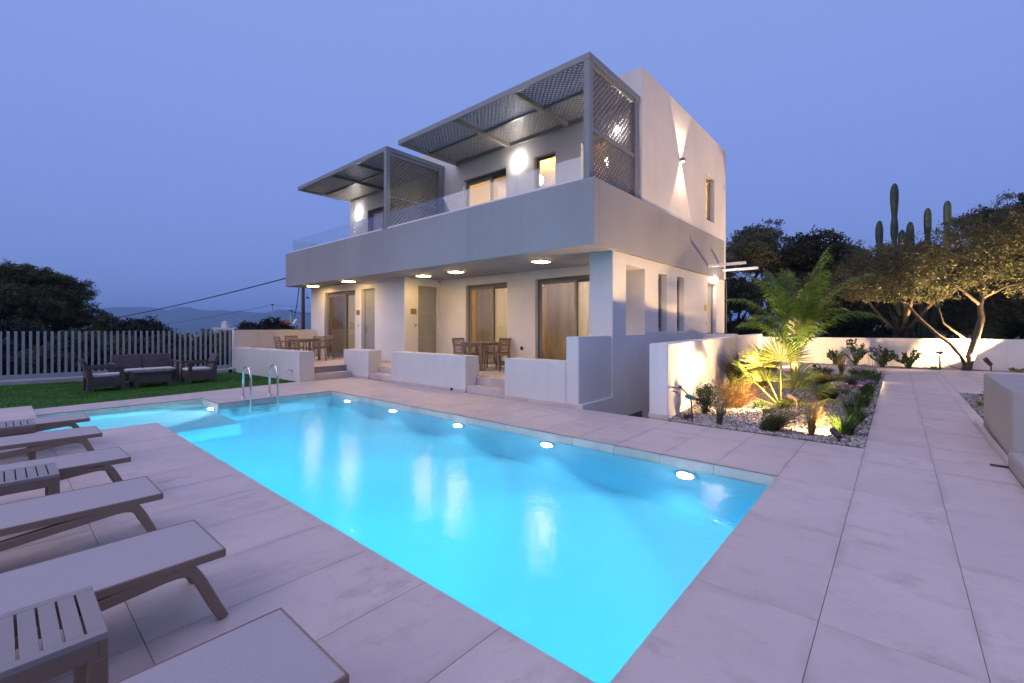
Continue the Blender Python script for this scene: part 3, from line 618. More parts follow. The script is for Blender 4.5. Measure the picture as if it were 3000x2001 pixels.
# ------------------------------------------------------------------ lamps and fittings on the house
def soffit_lamp(x, y, label):
    t = thing('soffit_lamp', label, 'ceiling lamp', (x, y, BZ), 0, 'warm lamps under the balcony', True)
    MB().box(x - .16, x + .16, y - .16, y + .16, BZ - .045, BZ).build('housing', 'white_metal', t, bevel=.01)
    MB().box(x - .15, x + .15, y - .15, y + .15, BZ - .052, BZ - .044).build('diffuser', emit('soffit_light', (1.0, .63, .21), 85), t)
for x, y, lb in ((-16.5, 7.72, 'glowing warm lamp under the balcony end above the far dining set'), (-13.85, 7.68, 'glowing warm lamp under the balcony above the sliding door and wall plate'), (-10.68, 8.32, 'glowing warm lamp under the balcony in front of the numbered door'),
                 (-9.23, 8.30, 'glowing warm lamp under the balcony left of the two corner curtains'), (-6.27, 8.28, 'glowing warm lamp under the balcony nearest the corner pillar')): soffit_lamp(x, y, lb)
def bulkhead(x, y, z, nrm, label, s=260):
    t = thing('wall_lamp', label, 'wall lamp', (x, y, z), 0, 'bright round wall lamps', True)
    MB().lathe([(.08, 0), (.08, .03), (.07, .046)], 24, (x, y, z), nrm).build('base', 'white_plastic', t, True)
    MB().lathe([(.075, .045), (.075, .07), (.058, .10), (.025, .117), (.001, .12)], 24, (x, y, z), nrm).build('globe', emit('bulkhead_light', (1.0, .90, .82), s), t, True)
bulkhead(-16.53, 9.6, 6.13, (0, -1, 0), 'dazzling white wall lamp on the far balcony'); bulkhead(-8.04, 9.6, 6.14, (0, -1, 0), 'dazzling white wall lamp between the lit balcony windows'); bulkhead(-4.98, 9.6, 6.14, (0, -1, 0), 'wall lamp shining through the trellis side screen')
bulkhead(LX, 14.72, 2.98, (1, 0, 0), 'bright wall lamp over the side door')
t = thing('up_down_lamp', 'small grey box lamp throwing light cones up and down the side wall', 'wall lamp', (UX, 12.0, 5.97), 0, None, True)
MB().box(UX, UX + .11, 11.94, 12.06, 5.92, 6.02).build('housing', 'aluminium_grey', t, bevel=.004)
MB().box(UX + .02, UX + .09, 11.96, 12.04, 6.019, 6.023).box(UX + .02, UX + .09, 11.96, 12.04, 5.917, 5.921).build('lens', emit('updown_light', (1.0, .80, .52), 25), t)
for s in (1, -1): lamp('wall_beam', 'SPOT', (UX + .07, 12.0, 5.97 + .062 * s), 330, (1.0, .76, .50), t, (-.10, 0, s), 66, .30, .015)
def plate(name, x0, x1, y0, y1, z0, z1, mat, label, cat, bev=.003):
    return tag(MB().box(x0, x1, y0, y1, z0, z1).build(name, mat, None, bevel=bev), label, cat)
pl = thing('door_plate', 'brass plate reading B3 beside the grey door', 'sign', (-11.6, 8.64, 1.99), 0, None, True)
MB().box(-11.6, -11.588, 8.53, 8.75, 1.90, 2.08).build('plate', 'brass', pl, bevel=.002)
fc = bpy.data.curves.new('number', 'FONT'); fc.body = 'B3'; fc.size = .105; fc.align_x = 'CENTER'; fc.extrude = .001; fc.materials.append(MATS['brass_ink'])
ft = bpy.data.objects.new('number_text', fc); COL.objects.link(ft); bpy.context.view_layer.update()
fme = bpy.data.meshes.new_from_object(ft.evaluated_get(bpy.context.evaluated_depsgraph_get())); bpy.data.objects.remove(ft)
fo = link('number', fme, pl); fo.location = (.0135, 0, -.075); fo.rotation_euler = (R(90), 0, R(90))
MB().box(-11.588, -11.587, 8.575, 8.705, 2.035, 2.050).build('line', 'brass_ink', pl)
plate('door_plate', -14.43, -14.21, 8.288, 8.3, 1.92, 2.09, 'brass', 'brass plate on the wall between the sliding door and grey door', 'sign'); plate('door_plate', LX, LX + .012, 13.88, 14.10, 2.0, 2.17, 'brass', 'brass plate on the side wall by the lamp lit door', 'sign')
plate('bell_switch', -11.6, -11.588, 8.68, 8.76, 1.51, 1.60, 'grey_plastic', 'grey bell switch under the numbered brass plate', 'switch'); plate('bell_switch', -14.35, -14.27, 8.289, 8.3, 1.51, 1.60, 'grey_plastic', 'grey bell switch left of the narrow grey door', 'switch')
plate('bell_switch', LX, LX + .011, 14.04, 14.12, 1.56, 1.66, 'grey_plastic', 'grey bell switch beside the side door', 'switch'); plate('wall_socket', -8.08, -7.99, 9.69, 9.72, .85, .95, 'black_plastic', 'black outdoor socket on the wall between two curtained doors', 'socket', .006)
plate('wall_socket', -17.2, -17.12, 8.27, 8.3, .85, .95, 'black_plastic', 'black outdoor socket behind the far dining chairs', 'socket', .006)
plate('floor_socket', -7.92, -7.86, 6.935, 6.972, .025, .075, 'black_plastic', 'small black box on the skirting beside the middle steps', 'socket', .004)
t = thing('security_camera', 'small white dome camera in the ceiling corner above the grey door', 'camera', (-11.48, 9.62, BZ), 0, None, True)
MB().lathe([(.06, 0), (.06, -.035), (.05, -.045)], 20, (-11.48, 9.60, BZ - .002)).build('mount', 'white_plastic', t, True)
MB().lathe([(.048, -.045), (.045, -.07), (.03, -.092), (.001, -.10)], 20, (-11.48, 9.60, BZ - .002)).build('dome', 'grey_plastic', t, True)
for y, lb in ((14.02, 'white metal bracket bar jutting from the grey band above the side door'), (15.5, 'second white metal bracket bar jutting out near the house end')):
    tag(MB().box(-4.315, -3.28, y - .035, y + .035, 3.30, 3.38).build('bracket_bar', 'white_metal', None, bevel=.004), lb, 'bracket', 'bracket bars over the side door')
# ------------------------------------------------------------------ walls round the house and garden
def low_wall(polys, label, mat='plaster_low', skirt=None):
    x = sum(p[0] for p in polys[0][0]) / len(polys[0][0]); y = sum(p[1] for p in polys[0][0]) / len(polys[0][0])
    t = thing('low_wall', label, 'wall', (x, y, 0), 0, None, True)
    for poly, z0, z1 in polys: MB().prism(poly, z0, z1).build('wall_body', mat, t, bevel=.012, segs=2)
    for s in skirt or []: MB().box(*s).build('skirting_tile', 'deck_tile_x', t, bevel=.002)
    return t
rect = lambda x0, x1, y0, y1: [(x0, y0), (x1, y0), (x1, y1), (x0, y1)]
def skirts(x0, x1, y, h=.07):
    k = max(1, round((x1 - x0) / .6)); w = (x1 - x0) / k
    return [(x0 + i * w + .0015, x0 + (i + 1) * w - .0015, y - .012, y + .01, .001, h) for i in range(k)]
low_wall([([(-16.75, 5.13), (-12.30, 5.39), (-12.37, 5.835), (-16.9, 5.56)], -.5, .82)], 'low rendered wall with an outdoor tap beside the lawn')
low_wall([(rect(-12.93, -11.51, 7.0, 7.42), -.3, .82)], 'short cube like low wall between two flights of steps', skirt=skirts(-12.40, -11.51, 7.0))
low_wall([(rect(-10.36, -7.43, 6.98, 7.41), -.3, .83)], 'long low rendered wall in front of the grey numbered door', skirt=skirts(-10.36, -7.43, 6.98))
low_wall([(rect(-6.25, -4.70, 6.98, 7.41), -.3, .84), (rect(-4.702, -4.42, 6.981, 8.187), -.3, 1.32)], 'low rendered wall stepping up to a taller end at the house corner', skirt=skirts(-6.25, -4.32, 6.976))
low_wall([([(-16.78, 5.2), (-17.45, 8.295), (-17.70, 8.295), (-17.03, 5.2)], -3, 1.40)], 'plain boundary wall behind the far dining set')
t = low_wall([([(-2.80, 7.075), (-4.06, 19.9), (-4.38, 19.9), (-3.13, 7.115)], -3, 1.225)], 'tall white garden wall lit by spotlights beside the planted bed', 'plaster_white')
MB().prism([(-3.14, 7.10), (-2.79, 7.06), (-2.80, 7.16), (-3.15, 7.20)], .001, .075).build('skirting_tile', 'deck_tile_x', t, bevel=.002)
low_wall([(rect(LX + .002, -3.46, 13.72, 13.95), -3, 1.30)], 'grey cross wall closing the sunken ramp', 'plaster_white')
low_wall([([(-7.5, 21.80), (8.5, 23.45), (8.47, 23.70), (-7.53, 22.05)], -1.5, 1.07)], 'long white boundary wall behind the path and the olive tree', 'plaster_white')
low_wall([([(.93, 7.16), (5, 7.16), (5, 9.93), (1.0, 9.93)], -.5, .79)], 'square topped rendered block wall at the path edge', 'plaster_block', [(.90, .928, 7.17, 9.9, .001, .07)])
low_wall([(rect(.90, 5, 3.2, 7.13), -.5, .16)], 'very low kerb block in front of the block wall', 'plaster_block')
tag(MB().box(.76, .93, 7.02, 7.12, .0005, .004).build('drain_cover', 'black_plastic', None), 'dark slot drain cover on the path by the block wall', 'drain')
# fence of upright slats
FA = Vector((-17.90, -3.3, 0)); FB = Vector((-16.72, 5.08, 0)); FL = (FB - FA).length; FD = (FB - FA) / FL
fn = thing('slat_fence', 'grey metal fence of upright slats behind the lawn', 'fence', FA, 0, None, True)
sm = MB().box(-.0275, .0275, -.02, .02, .24, 1.385).mesh('slat', 'fence_paint', bevel=.003); ang = math.atan2(FD.y, FD.x)
k = 0
while .06 + k * .1325 < FL:
    p = FD * (FL - .03 - k * .1325)
    if p.length < .05 or FL - .03 - k * .1325 < 0: break
    o = link('slat', sm, fn); o.location = p; o.rotation_euler = (0, 0, ang); k += 1
q = MB().bar(FA + Vector((0, 0, .19)), FB + Vector((0, 0, .19)), .07, .12).build('bottom_rail', 'fence_paint', fn, bevel=.004)
struct('kerb', MB().prism([(FA.x + .30, FA.y), (FB.x + .16, FB.y + .05), (FB.x - .4, FB.y + .05), (FA.x - .4, FA.y)], -3, .10), 'concrete', 'pale concrete kerb under the fence')
t = thing('gate_roller', 'small dark roller and white stop at the fence end', 'gate fitting', (-16.45, 5.02, 0), 0, None, True)
MB().lathe([(.055, -.03), (.06, -.02), (.06, .02), (.055, .03)], 18, (-16.42, 4.98, .075), (1, 0, 0)).build('roller', 'black_plastic', t, True)
MB().box(-16.62, -16.48, 5.0, 5.10, .0, .17).build('stop', 'white_plastic', t, bevel=.006)
# ladder
t = thing('pool_ladder', 'chrome pool ladder with two looped handrails', 'ladder', (-10.2, 3.65, 0), 0, None, True)
for y in (3.39, 3.91):
    pts = [(-10.40, y, 0.0), (-10.40, y, .45)] + [(-10.185 - .215 * math.cos(a), y, .46 + .215 * math.sin(a)) for a in [PI * i / 12 for i in range(1, 12)]] + [(-9.97, y, .45), (-9.97, y, -.2), (-9.97, y, -.95), (-10.03, y, -1.05)]
    MB().tube(pts, .0215, 14).build('rail', 'steel', t, True); MB().lathe([(.055, 0.001), (.055, .008), (.03, .022), (.024, .024)], 20, (-10.40, y, 0)).build('flange', 'steel', t, True)
for z in (-.16, -.42, -.68, -.94): MB().box(-10.01, -9.93, 3.41, 3.89, z - .014, z + .014).build('rung', 'steel', t, bevel=.005)
def tap(x, y, z, label, blue=False):
    t = thing('garden_tap', label, 'tap', (x, y, z), 0, None, True)
    MB().tube([(x, y, z), (x, y - .09, z), (x, y - .13, z - .015), (x, y - .14, z - .06)], [.014, .014, .013, .012], 10).lathe([(.026, 0), (.026, .008)], 14, (x, y - .001, z), (0, -1, 0)).build('spout', 'steel', t, True)
    MB().bar((x - .035, y - .075, z + .035), (x + .035, y - .075, z + .035), .016, .01).tube([(x, y - .075, z), (x, y - .075, z + .035)], .008, 8).build('lever', 'blue_plastic' if blue else 'steel', t, bevel=.002)
tap(-12.72, 5.362, .30, 'chrome tap on the low wall facing the lawn'); tap(-15.0, 5.24, .86, 'chrome tap on top of the low wall near the lawn')
# ------------------------------------------------------------------ furniture
# loungers: sling beds laid flat, feet to the pool
def make_lounger():
    t = thing('sun_lounger', '', 'sun lounger', (0, 0, 0), 0, 'taupe sling loungers beside the pool'); w = .27
    MB().box(-w, -w + .013, -1.18, .76, .318, .360).build('side_rail', 'taupe_resin', t, bevel=.004); MB().box(w - .013, w, -1.18, .76, .318, .360).build('side_rail', 'taupe_resin', t, bevel=.004)
    MB().box(-w + .013, w - .013, .748, .76, .318, .360).build('end_rail', 'taupe_resin', t, bevel=.004); MB().box(-w + .013, w - .013, -1.18, -1.168, .318, .36).build('end_rail', 'taupe_resin', t, bevel=.004)
    V = []; nx, ny_ = 8, 28
    for j in range(ny_ + 1):
        for i in range(nx + 1):
            u = i / nx; v = j / ny_; sag = .010 * (4 * u * (1 - u)) * (4 * v * (1 - v)) ** .5
            V.append((-w + .012 + (2 * w - .024) * u, -1.169 + 1.918 * v, .358 - sag))
    MB().add(V, [(j * (nx + 1) + i, j * (nx + 1) + i + 1, (j + 1) * (nx + 1) + i + 1, (j + 1) * (nx + 1) + i) for j in range(ny_) for i in range(nx)]).build('sling', 'sling', t, True)
    for y in (.2, -.45): MB().box(-w + .013, w - .013, y - .02, y + .02, .318, .34).build('cross_bar', 'taupe_resin', t, bevel=.003)
    # bent leg bars: foot, rounded knee, long sloping stay
    def knee(pts, th):
        P_ = [Vector((0, a, b_)) for a, b_ in pts]; q = MB(); L = []
        for i, p in enumerate(P_):
            d = (P_[min(i + 1, len(P_) - 1)] - P_[max(i - 1, 0)]).normalized(); nrm = Vector((0, -d.z, d.y)); L.append((p + nrm * th / 2, p - nrm * th / 2))
        return L
    for s in (-1, 1):
        x0, x1 = (s * w - .045, s * w) if s > 0 else (s * w, s * w + .045)
        for pts, nm in (([(.752, 0), (.720, .07), (.645, .245), (.625, .280), (.597, .303), (.555, .312), (.50, .310), (.20, .278), (-.10, .243), (-.45, .20), (-.66, .172)], 'front_leg'),
                        ([(-.98, 0), (-.95, .07), (-.875, .20), (-.845, .235), (-.80, .252), (-.74, .250), (-.62, .225), (-.50, .196)], 'rear_leg')):
            L = knee(pts, .05); q = MB(); V = []
            for a, b_ in L: V += [(x0, a.y, a.z), (x1, a.y, a.z), (x1, b_.y, b_.z), (x0, b_.y, b_.z)]
            m_ = len(L); fs = [(4 * i + k, 4 * i + (k + 1) % 4, 4 * i + 4 + (k + 1) % 4, 4 * i + 4 + k) for i in range(m_ - 1) for k in range(4)] + [(3, 2, 1, 0), tuple(4 * (m_ - 1) + k for k in range(4))]
            V = [(x, y, max(z, 0.0)) for x, y, z in V]
            MB().add(V, fs).build(nm, 'taupe_resin', t, bevel=.006)
    MB().box(-w + .045, w - .045, -.70, -.66, .15, .19).build('cross_bar', 'taupe_resin', t, bevel=.004)
    return t
lg = make_lounger()
for i, (x, lb) in enumerate(((-1.632, 'sun lounger closest to the camera with its foot end cut by the frame'), (-2.88, 'sun lounger just behind the nearest slatted side table'), (-4.09, 'third sun lounger from the camera, in the middle of the row'),
                             (-5.35, 'fourth sun lounger, behind the middle slatted side table'), (-6.755, 'fifth sun lounger, next to last toward the shallow pool end'), (-7.92, 'farthest sun lounger beside the shallow end of the pool'))):
    place(lg, i > 0, (x, (0, .012, -.008, .01, -.012, .006)[i], 0), R((0, .5, -.4, .6, -.3, .4)[i]), lb)
def make_side_table():
    t = thing('side_table', '', 'side table', (0, 0, 0), 0, 'slatted side tables between the loungers'); w = .215; h = .42
    ys_ = [-.215 + .43 * i / 8 for i in range(9)]
    for i in range(8): MB().box(-w + .04, w - .04, ys_[i] + (.004 if i else .0), ys_[i + 1] - (.004 if i < 7 else 0), h - .022, h - .001).build('slat', 'taupe_resin_pale', t, bevel=.0015)
    for s in (-1, 1): MB().box(s * w - (.04 if s > 0 else 0), s * w + (.04 if s < 0 else 0), -.215, .215, h - .024, h).build('edge_board', 'taupe_resin_pale', t, bevel=.002)
    MB().box(-w, w, .19, .215, h - .085, h - .0245).box(-w, w, -.215, -.19, h - .085, h - .0245).box(-w, -w + .025, -.19, .19, h - .085, h - .0245).box(w - .025, w, -.19, .19, h - .085, h - .0245).build('apron', 'taupe_resin', t, bevel=.002)
    for sx in (-1, 1):
        for sy in (-1, 1):
            cx_, cy_ = sx * (w - .0275), sy * (.215 - .0275); MB().box(cx_ - .028, cx_ + .028, cy_ - .028, cy_ + .028, 0, h - .084).build('leg', 'taupe_resin', t, bevel=.004)
    return t
st_ = make_side_table()
for i, (x, y, lb) in enumerate(((-2.335, .045, 'slatted taupe side table nearest the camera'), (-4.885, .09, 'slatted taupe side table in the middle of the lounger row'), (-7.47, .07, 'slatted taupe side table next to the farthest lounger'))):
    place(st_, i > 0, (x, y, 0), 0, lb)
# dining chairs and tables
def make_chair():
    t = thing('dining_chair', '', 'chair', (0, 0, 0), 0, 'brown slatted dining chairs'); m = 'chair_resin'      # faces +y, back at -y
    V = []; nx, ny_ = 6, 8
    for k in (0, 1):
        for j in range(ny_ + 1):
            for i in range(nx + 1):
                u = i / nx; v = j / ny_; w = .205 + .03 * v
                V.append((-w + 2 * w * u, -.21 + .45 * v, .455 - .018 * 4 * u * (1 - u) - .02 * max(0, v - .7) / .3 - (.035 if k else 0)))
    N = (nx + 1) * (ny_ + 1); fs = []
    for j in range(ny_):
        for i in range(nx):
            a = j * (nx + 1) + i; fs += [(a, a + 1, a + nx + 2, a + nx + 1), (N + a, N + a + nx + 1, N + a + nx + 2, N + a + 1)]
    rim = [i for i in range(nx + 1)] + [(j + 1) * (nx + 1) + nx for j in range(ny_)] + [ny_ * (nx + 1) + i for i in range(nx - 1, -1, -1)] + [j * (nx + 1) for j in range(ny_ - 1, 0, -1)]
    for a, b_ in zip(rim, rim[1:] + rim[:1]): fs.append((a, N + a, N + b_, b_))
    MB().add(V, fs).build('seat', m, t, True)
    for s in (-1, 1):
        MB().tube([(s * .225, .235, 0), (s * .225, .225, .30), (s * .228, .215, .47)], [.018, .021, .024], 8).build('leg', m, t, True)
        MB().tube([(s * .215, -.30, 0), (s * .208, -.245, .28), (s * .205, -.215, .46)], [.018, .021, .024], 8).build('leg', m, t, True)
        MB().tube([(s * .228, .215, .46), (s * .238, .205, .60), (s * .240, .17, .652), (s * .236, .05, .665), (s * .222, -.12, .665), (s * .208, -.245, .665)], [.016, .016, .018, .019, .018, .014], 8).build('arm', m, t, True)
    bk = MB()
    for s in (-1, 1): bk.tube([(s * .205, -.215, .45), (s * .207, -.235, .62), (s * .212, -.285, .80), (s * .214, -.298, .838)], [.022, .020, .018, .015], 8)
    bk = bk.build('backrest', m, t, True)
    for i in range(7):
        z = .50 + i * .053; y = -.222 - .075 * ((z - .47) / .36) ** 1.4; q = []; hh = .032 if i < 6 else .045
        for j in range(9):
            u = -1 + 2 * j / 8; q.append((u * .205, y - .022 * (1 - u * u), z + (.006 * u * u if i == 6 else 0)))
        V = []
        for p in q: V += [(p[0], p[1] - .006, p[2] - hh / 2), (p[0], p[1] + .006, p[2] - hh / 2), (p[0], p[1] + .006, p[2] + hh / 2), (p[0], p[1] - .006, p[2] + hh / 2)]
        fs = [(4 * a + k, 4 * a + (k + 1) % 4, 4 * a + 4 + (k + 1) % 4, 4 * a + 4 + k) for a in range(8) for k in range(4)] + [(3, 2, 1, 0), (32, 33, 34, 35)]
        MB().add(V, fs).build('slat', m, bk, True)
    return t
ch = make_chair()
chairs = [((-15.72, 6.42), 0, 'dining chair facing away from the low tap wall at the far table'), ((-15.05, 7.14), 90, 'dining chair with its back to the steps at the far table'), ((-16.38, 7.0), -90, 'dining chair against the boundary wall side of the far table'), ((-15.85, 7.80), 180, 'dining chair by the sliding door at the far table'),
          ((-8.66, 8.14), 0, 'dining chair with its back to the long low wall'), ((-8.02, 8.66), 90, 'dining chair at the top of the middle steps'), ((-9.30, 8.72), -90, 'dining chair on the grey door side of the near table'), ((-8.55, 9.30), 180, 'dining chair tucked against the curtained door at the near table')]
for i, (p, a, lb) in enumerate(chairs): place(ch, i > 0, (p[0], p[1], TF), R(a), lb)
def make_table():
    t = thing('dining_table', '', 'table', (0, 0, 0), 0, 'brown square dining tables'); m = 'chair_resin'
    MB().box(-.40, .40, -.40, .40, .705, .74).build('table_top', m, t, bevel=.006, segs=2); MB().box(-.37, .37, -.37, -.345, .63, .704).box(-.37, .37, .345, .37, .63, .704).box(-.37, -.345, -.345, .345, .63, .704).box(.345, .37, -.345, .345, .63, .704).build('apron', m, t, bevel=.003)
    for sx in (-1, 1):
        for sy in (-1, 1): MB().box(sx * .355 - .035, sx * .355 + .035, sy * .355 - .035, sy * .355 + .035, 0, .704).build('leg', m, t, bevel=.006)
    return t
tb = make_table()
place(tb, False, (-15.72, 7.05, TF), 0, 'square brown table on the far terrace by the boundary wall'); place(tb, True, (-8.62, 8.68, TF), 0, 'square brown table at the top of the middle steps')
# rattan lounge set
def rounded_arm(q, x, y0, y1, z, w): pass
def armchair(width, name, label, seats, group):
    """faces +y; local origin centre"""
    t = thing(name, label, 'sofa' if seats > 1 else 'armchair', (0, 0, 0), 0, group); m = 'rattan'; W = width / 2
    bx = MB().add([(-W + .07, -.27, .10), (W - .07, -.27, .10), (W - .07, .29, .10), (-W + .07, .29, .10), (-W + .055, -.30, .33), (W - .055, -.30, .33), (W - .055, .30, .33), (-W + .055, .30, .33)], [(0, 3, 2, 1), (4, 5, 6, 7), (0, 1, 5, 4), (1, 2, 6, 5), (2, 3, 7, 6), (3, 0, 4, 7)])
    bx.build('seat_box', m, t, bevel=.012, segs=2)
    for s in (-1, 1):
        P_ = [(-.35, 0), (-.25, 0), (-.235, .11), (.24, .11), (.255, 0), (.345, 0), (.325, .20), (.30, .50), (.26, .565), (.10, .575), (-.20, .57), (-.30, .56)]
        # side panel below, arm as a rounded bar above an open gap
        x0, x1 = (W - .07, W) if s > 0 else (-W, -W + .07)
        MB().prism_x([(-.35, 0), (-.255, 0), (-.245, .105), (.245, .105), (.255, 0), (.345, 0), (.330, .31), (-.335, .31)], x0, x1).build('side_panel', m, t, bevel=.008)
        MB().prism_x([(.235, .31), (.330, .311), (.300, .505), (.215, .505)], x0 + .003, x1 - .003).build('arm_post', m, t, bevel=.008)
        MB().prism_x([(.335, .49), (.325, .545), (.27, .572), (.0, .582), (-.30, .575), (-.33, .54), (-.30, .525), (.0, .530), (.25, .515)], x0 - .012, x1 + .012).build('arm', m, t, bevel=.012, segs=2)
        MB().prism_x([(-.335, .312), (-.235, .312), (-.265, .53), (-.345, .53)], x0 + .003, x1 - .003).build('arm_post', m, t, bevel=.008)
    wb = (2 * W - .16) / seats
    for i in range(seats):
        a = -W + .08 + i * wb; V = []
        prof_ = [(-.255, .30), (-.275, .45), (-.315, .62), (-.365, .745), (-.40, .765), (-.425, .75), (-.385, .62), (-.345, .45), (-.335, .30)]
        MB().prism_x(prof_, a + .003, a + wb - .003).build('backrest', m, t, bevel=.01, segs=2)
        MB().box(a + .004, a + wb - .004, -.25, .305, .332, .392).build('seat_cushion', 'cushion', t, bevel=.02, segs=3)
    return t
G_ = 'brown rattan lounge set on the lawn'
a = armchair(.74, 'rattan_armchair', 'brown rattan armchair facing the tap wall, its back toward the loungers', 1, G_); a.location = (-14.27, 1.68, 0); a.rotation_euler = (0, 0, 0)
a = copy_tree(a, None, 'brown rattan armchair nearest the pool ladder, facing the coffee table'); a.location = (-14.42, 3.60, 0); a.rotation_euler = (0, 0, PI)
a = armchair(1.40, 'rattan_sofa', 'brown two seat rattan sofa with its back to the fence', 2, G_); a.location = (-15.30, 2.60, 0); a.rotation_euler = (0, 0, R(-90))
t = thing('coffee_table', 'low brown rattan coffee table in front of the sofa', 'table', (-14.35, 2.56, 0), 0, G_)
MB().add([(-.36, -.37, .12), (.36, -.37, .12), (.36, .37, .12), (-.36, .37, .12), (-.34, -.35, .345), (.34, -.35, .345), (.34, .35, .345), (-.34, .35, .345)], [(0, 3, 2, 1), (4, 5, 6, 7), (0, 1, 5, 4), (1, 2, 6, 5), (2, 3, 7, 6), (3, 0, 4, 7)]).build('body', 'rattan', t, bevel=.012, segs=2)
MB().box(-.375, .375, -.385, .385, .346, .395).build('table_top', 'rattan', t, bevel=.015, segs=2)
for sx in (-1, 1):
    for sy in (-1, 1): MB().box(sx * .325 - .045, sx * .325 + .045, sy * .335 - .045, sy * .335 + .045, 0, .14).build('leg', 'rattan', t, bevel=.006)
# ------------------------------------------------------------------ garden spotlights
WARM = (1.0, .63, .27)
def spot(x, y, z, d, label, power, angle, mat='black_plastic', stem=None, beam=True, size=.03, scale=1.0, lens=60):
    D = Vector(d).normalized(); o = Vector((x, y, z)); s = scale
    t = thing('garden_spotlight', label, 'spotlight', (x, y, 0), 0, 'garden spotlights', True)
    MB().lathe([(.022 * s, -.10 * s), (.034 * s, -.09 * s), (.038 * s, -.04 * s), (.036 * s, .0), (.043 * s, .005 * s), (.043 * s, .075 * s), (.039 * s, .075 * s), (.039 * s, .03 * s)], 20, o, D).build('body', mat, t, True)
    MB().lathe([(.001, .028 * s), (.020 * s, .030 * s), (.0385 * s, .028 * s)], 20, o, D).build('lens', emit('spot_lens', (1.0, .78, .42), lens), t)
    b_ = o - D * .09 * s
    MB().tube([b_, b_ + Vector((0, 0, -.03)), (b_.x, b_.y, -.05)], .011 * s, 8).lathe([(.02 * s, -.015), (.02 * s, .015)], 12, b_ + Vector((0, 0, -.03)), (1, 0, 0)).build('spike', mat, t, True)
    sd = D.cross(Vector((0, 0, 1))).normalized() * .12
    MB().tube([b_ + Vector((0, 0, -.02)), b_ + sd * .5 + Vector((0, 0, .0)), b_ + sd + Vector((0, 0, -.03)), (b_.x + sd.x * 1.1, b_.y + sd.y * 1.1, -.03)], .005, 6).build('cable', 'cable_rubber', t, True)
    if beam: lamp('garden_beam', 'SPOT', o + D * .085 * s, power, WARM, t, D, angle, .6, max(size, .05))
spot(-1.38, 8.90, .30, (-.86, .16, .46), 'brown spotlight aimed into the fan palm', 850, 160, 'taupe_resin')
spot(-.62, 7.24, .10, (-.48, .80, .34), 'black spotlight at the bed corner aimed at the agapanthus', 420, 105)
spot(-1.75, 14.9, .42, (.05, -1.0, .18), 'round glaring spotlight behind the palm pointing at the pool', 90, 120, lens=140)
spot(-1.72, 12.55, .14, (-.22, .52, .82), 'spotlight lighting the feather palm trunk', 560, 78)
spot(-3.55, 18.4, .2, (-.2, 1.0, .28), 'spotlight washing the far boundary wall corner', 1500, 150)
spot(2.30, 21.98, .34, (-.55, .05, .80), 'black spotlight leaning under the olive tree', 5600, 165, scale=1.7)
spot(-.42, 16.4, .12, (.3, -.6, .35), 'low spotlight glowing at the path edge of the bed', 30, 120)
spot(1.30, 12.1, .13, (.1, -.7, .5), 'low spotlight glowing in the small gravel bed', 30, 130)
# ------------------------------------------------------------------ plants
def grass(n, h, r, mat, seed, lean=(0, 0), curl=.5, width=.0045, hvar=.35, seg=4, pw=1.8, root=.35):
    g = np.random.default_rng(seed); V = []; Fq = []; k = 0
    for i in range(n):
        a = g.uniform(0, 6.283); rr = r * root * math.sqrt(g.random()); x0, y0 = rr * math.cos(a), rr * math.sin(a)
        hh = h * g.uniform(1 - hvar, 1 + hvar * .4); sp = r * g.uniform(.2, 1.0); dx = sp * math.cos(a) + lean[0] * g.uniform(.5, 1.2); dy = sp * math.sin(a) + lean[1] * g.uniform(.5, 1.2)
        pa = a + 1.57 + g.normal(0, .5); w = width * g.uniform(.7, 1.3); cu = curl * g.uniform(.5, 1.4)
        for j in range(seg + 1):
            t = j / seg; x = x0 + dx * t ** pw; y = y0 + dy * t ** pw; z = hh * (t - cu * t * t * .55); ww = w * (1 - t) ** .6 + .0004
            V += [(x - ww * math.cos(pa), y - ww * math.sin(pa), z), (x + ww * math.cos(pa), y + ww * math.sin(pa), z)]
        for j in range(seg): b0 = k + 2 * j; Fq.append((b0, b0 + 1, b0 + 3, b0 + 2))
        k += 2 * (seg + 1)
    me = bpy.data.meshes.new("blades"); me.from_pydata(V, [], Fq); me.materials.append(MATS[mat]); return me
def tuft(name, label, loc, parts, cat='grass', group='ornamental grasses in the planted bed'):
    t = thing(name, label, cat, (loc[0], loc[1], -.01), 0, group)
    for nm, me in parts: link(nm, me, t)
    return t
def leaves(points, size, mat, seed, asp=2.2, up=.3, name='foliage', parent=None):
    """one leaf-shaped quad at every point"""
    g = np.random.default_rng(seed); P_ = np.asarray(points, float); n = len(P_)
    d = g.normal(size=(n, 3)); d[:, 2] += up; d /= np.linalg.norm(d, axis=1)[:, None]
    u = g.normal(size=(n, 3)); u -= (u * d).sum(1)[:, None] * d; u /= np.linalg.norm(u, axis=1)[:, None]
    s = (size * g.uniform(.6, 1.35, n))[:, None]; w = s / asp
    V = np.empty((n, 4, 3)); V[:, 0] = P_ - d * s * .5; V[:, 1] = P_ + u * w * .5; V[:, 2] = P_ + d * s * .5; V[:, 3] = P_ - u * w * .5
    return np_mesh(name, V.reshape(-1, 3), np.arange(4 * n).reshape(n, 4), mat, parent)
def blob(g, c, r, n, shell=.55):
    d = g.normal(size=(n, 3)); d /= np.linalg.norm(d, axis=1)[:, None]; k = (shell + (1 - shell) * g.random(n)) ** .8
    k *= g.uniform(.75, 1.18, n)
    return np.asarray(c) + d * k[:, None] * np.asarray(r)
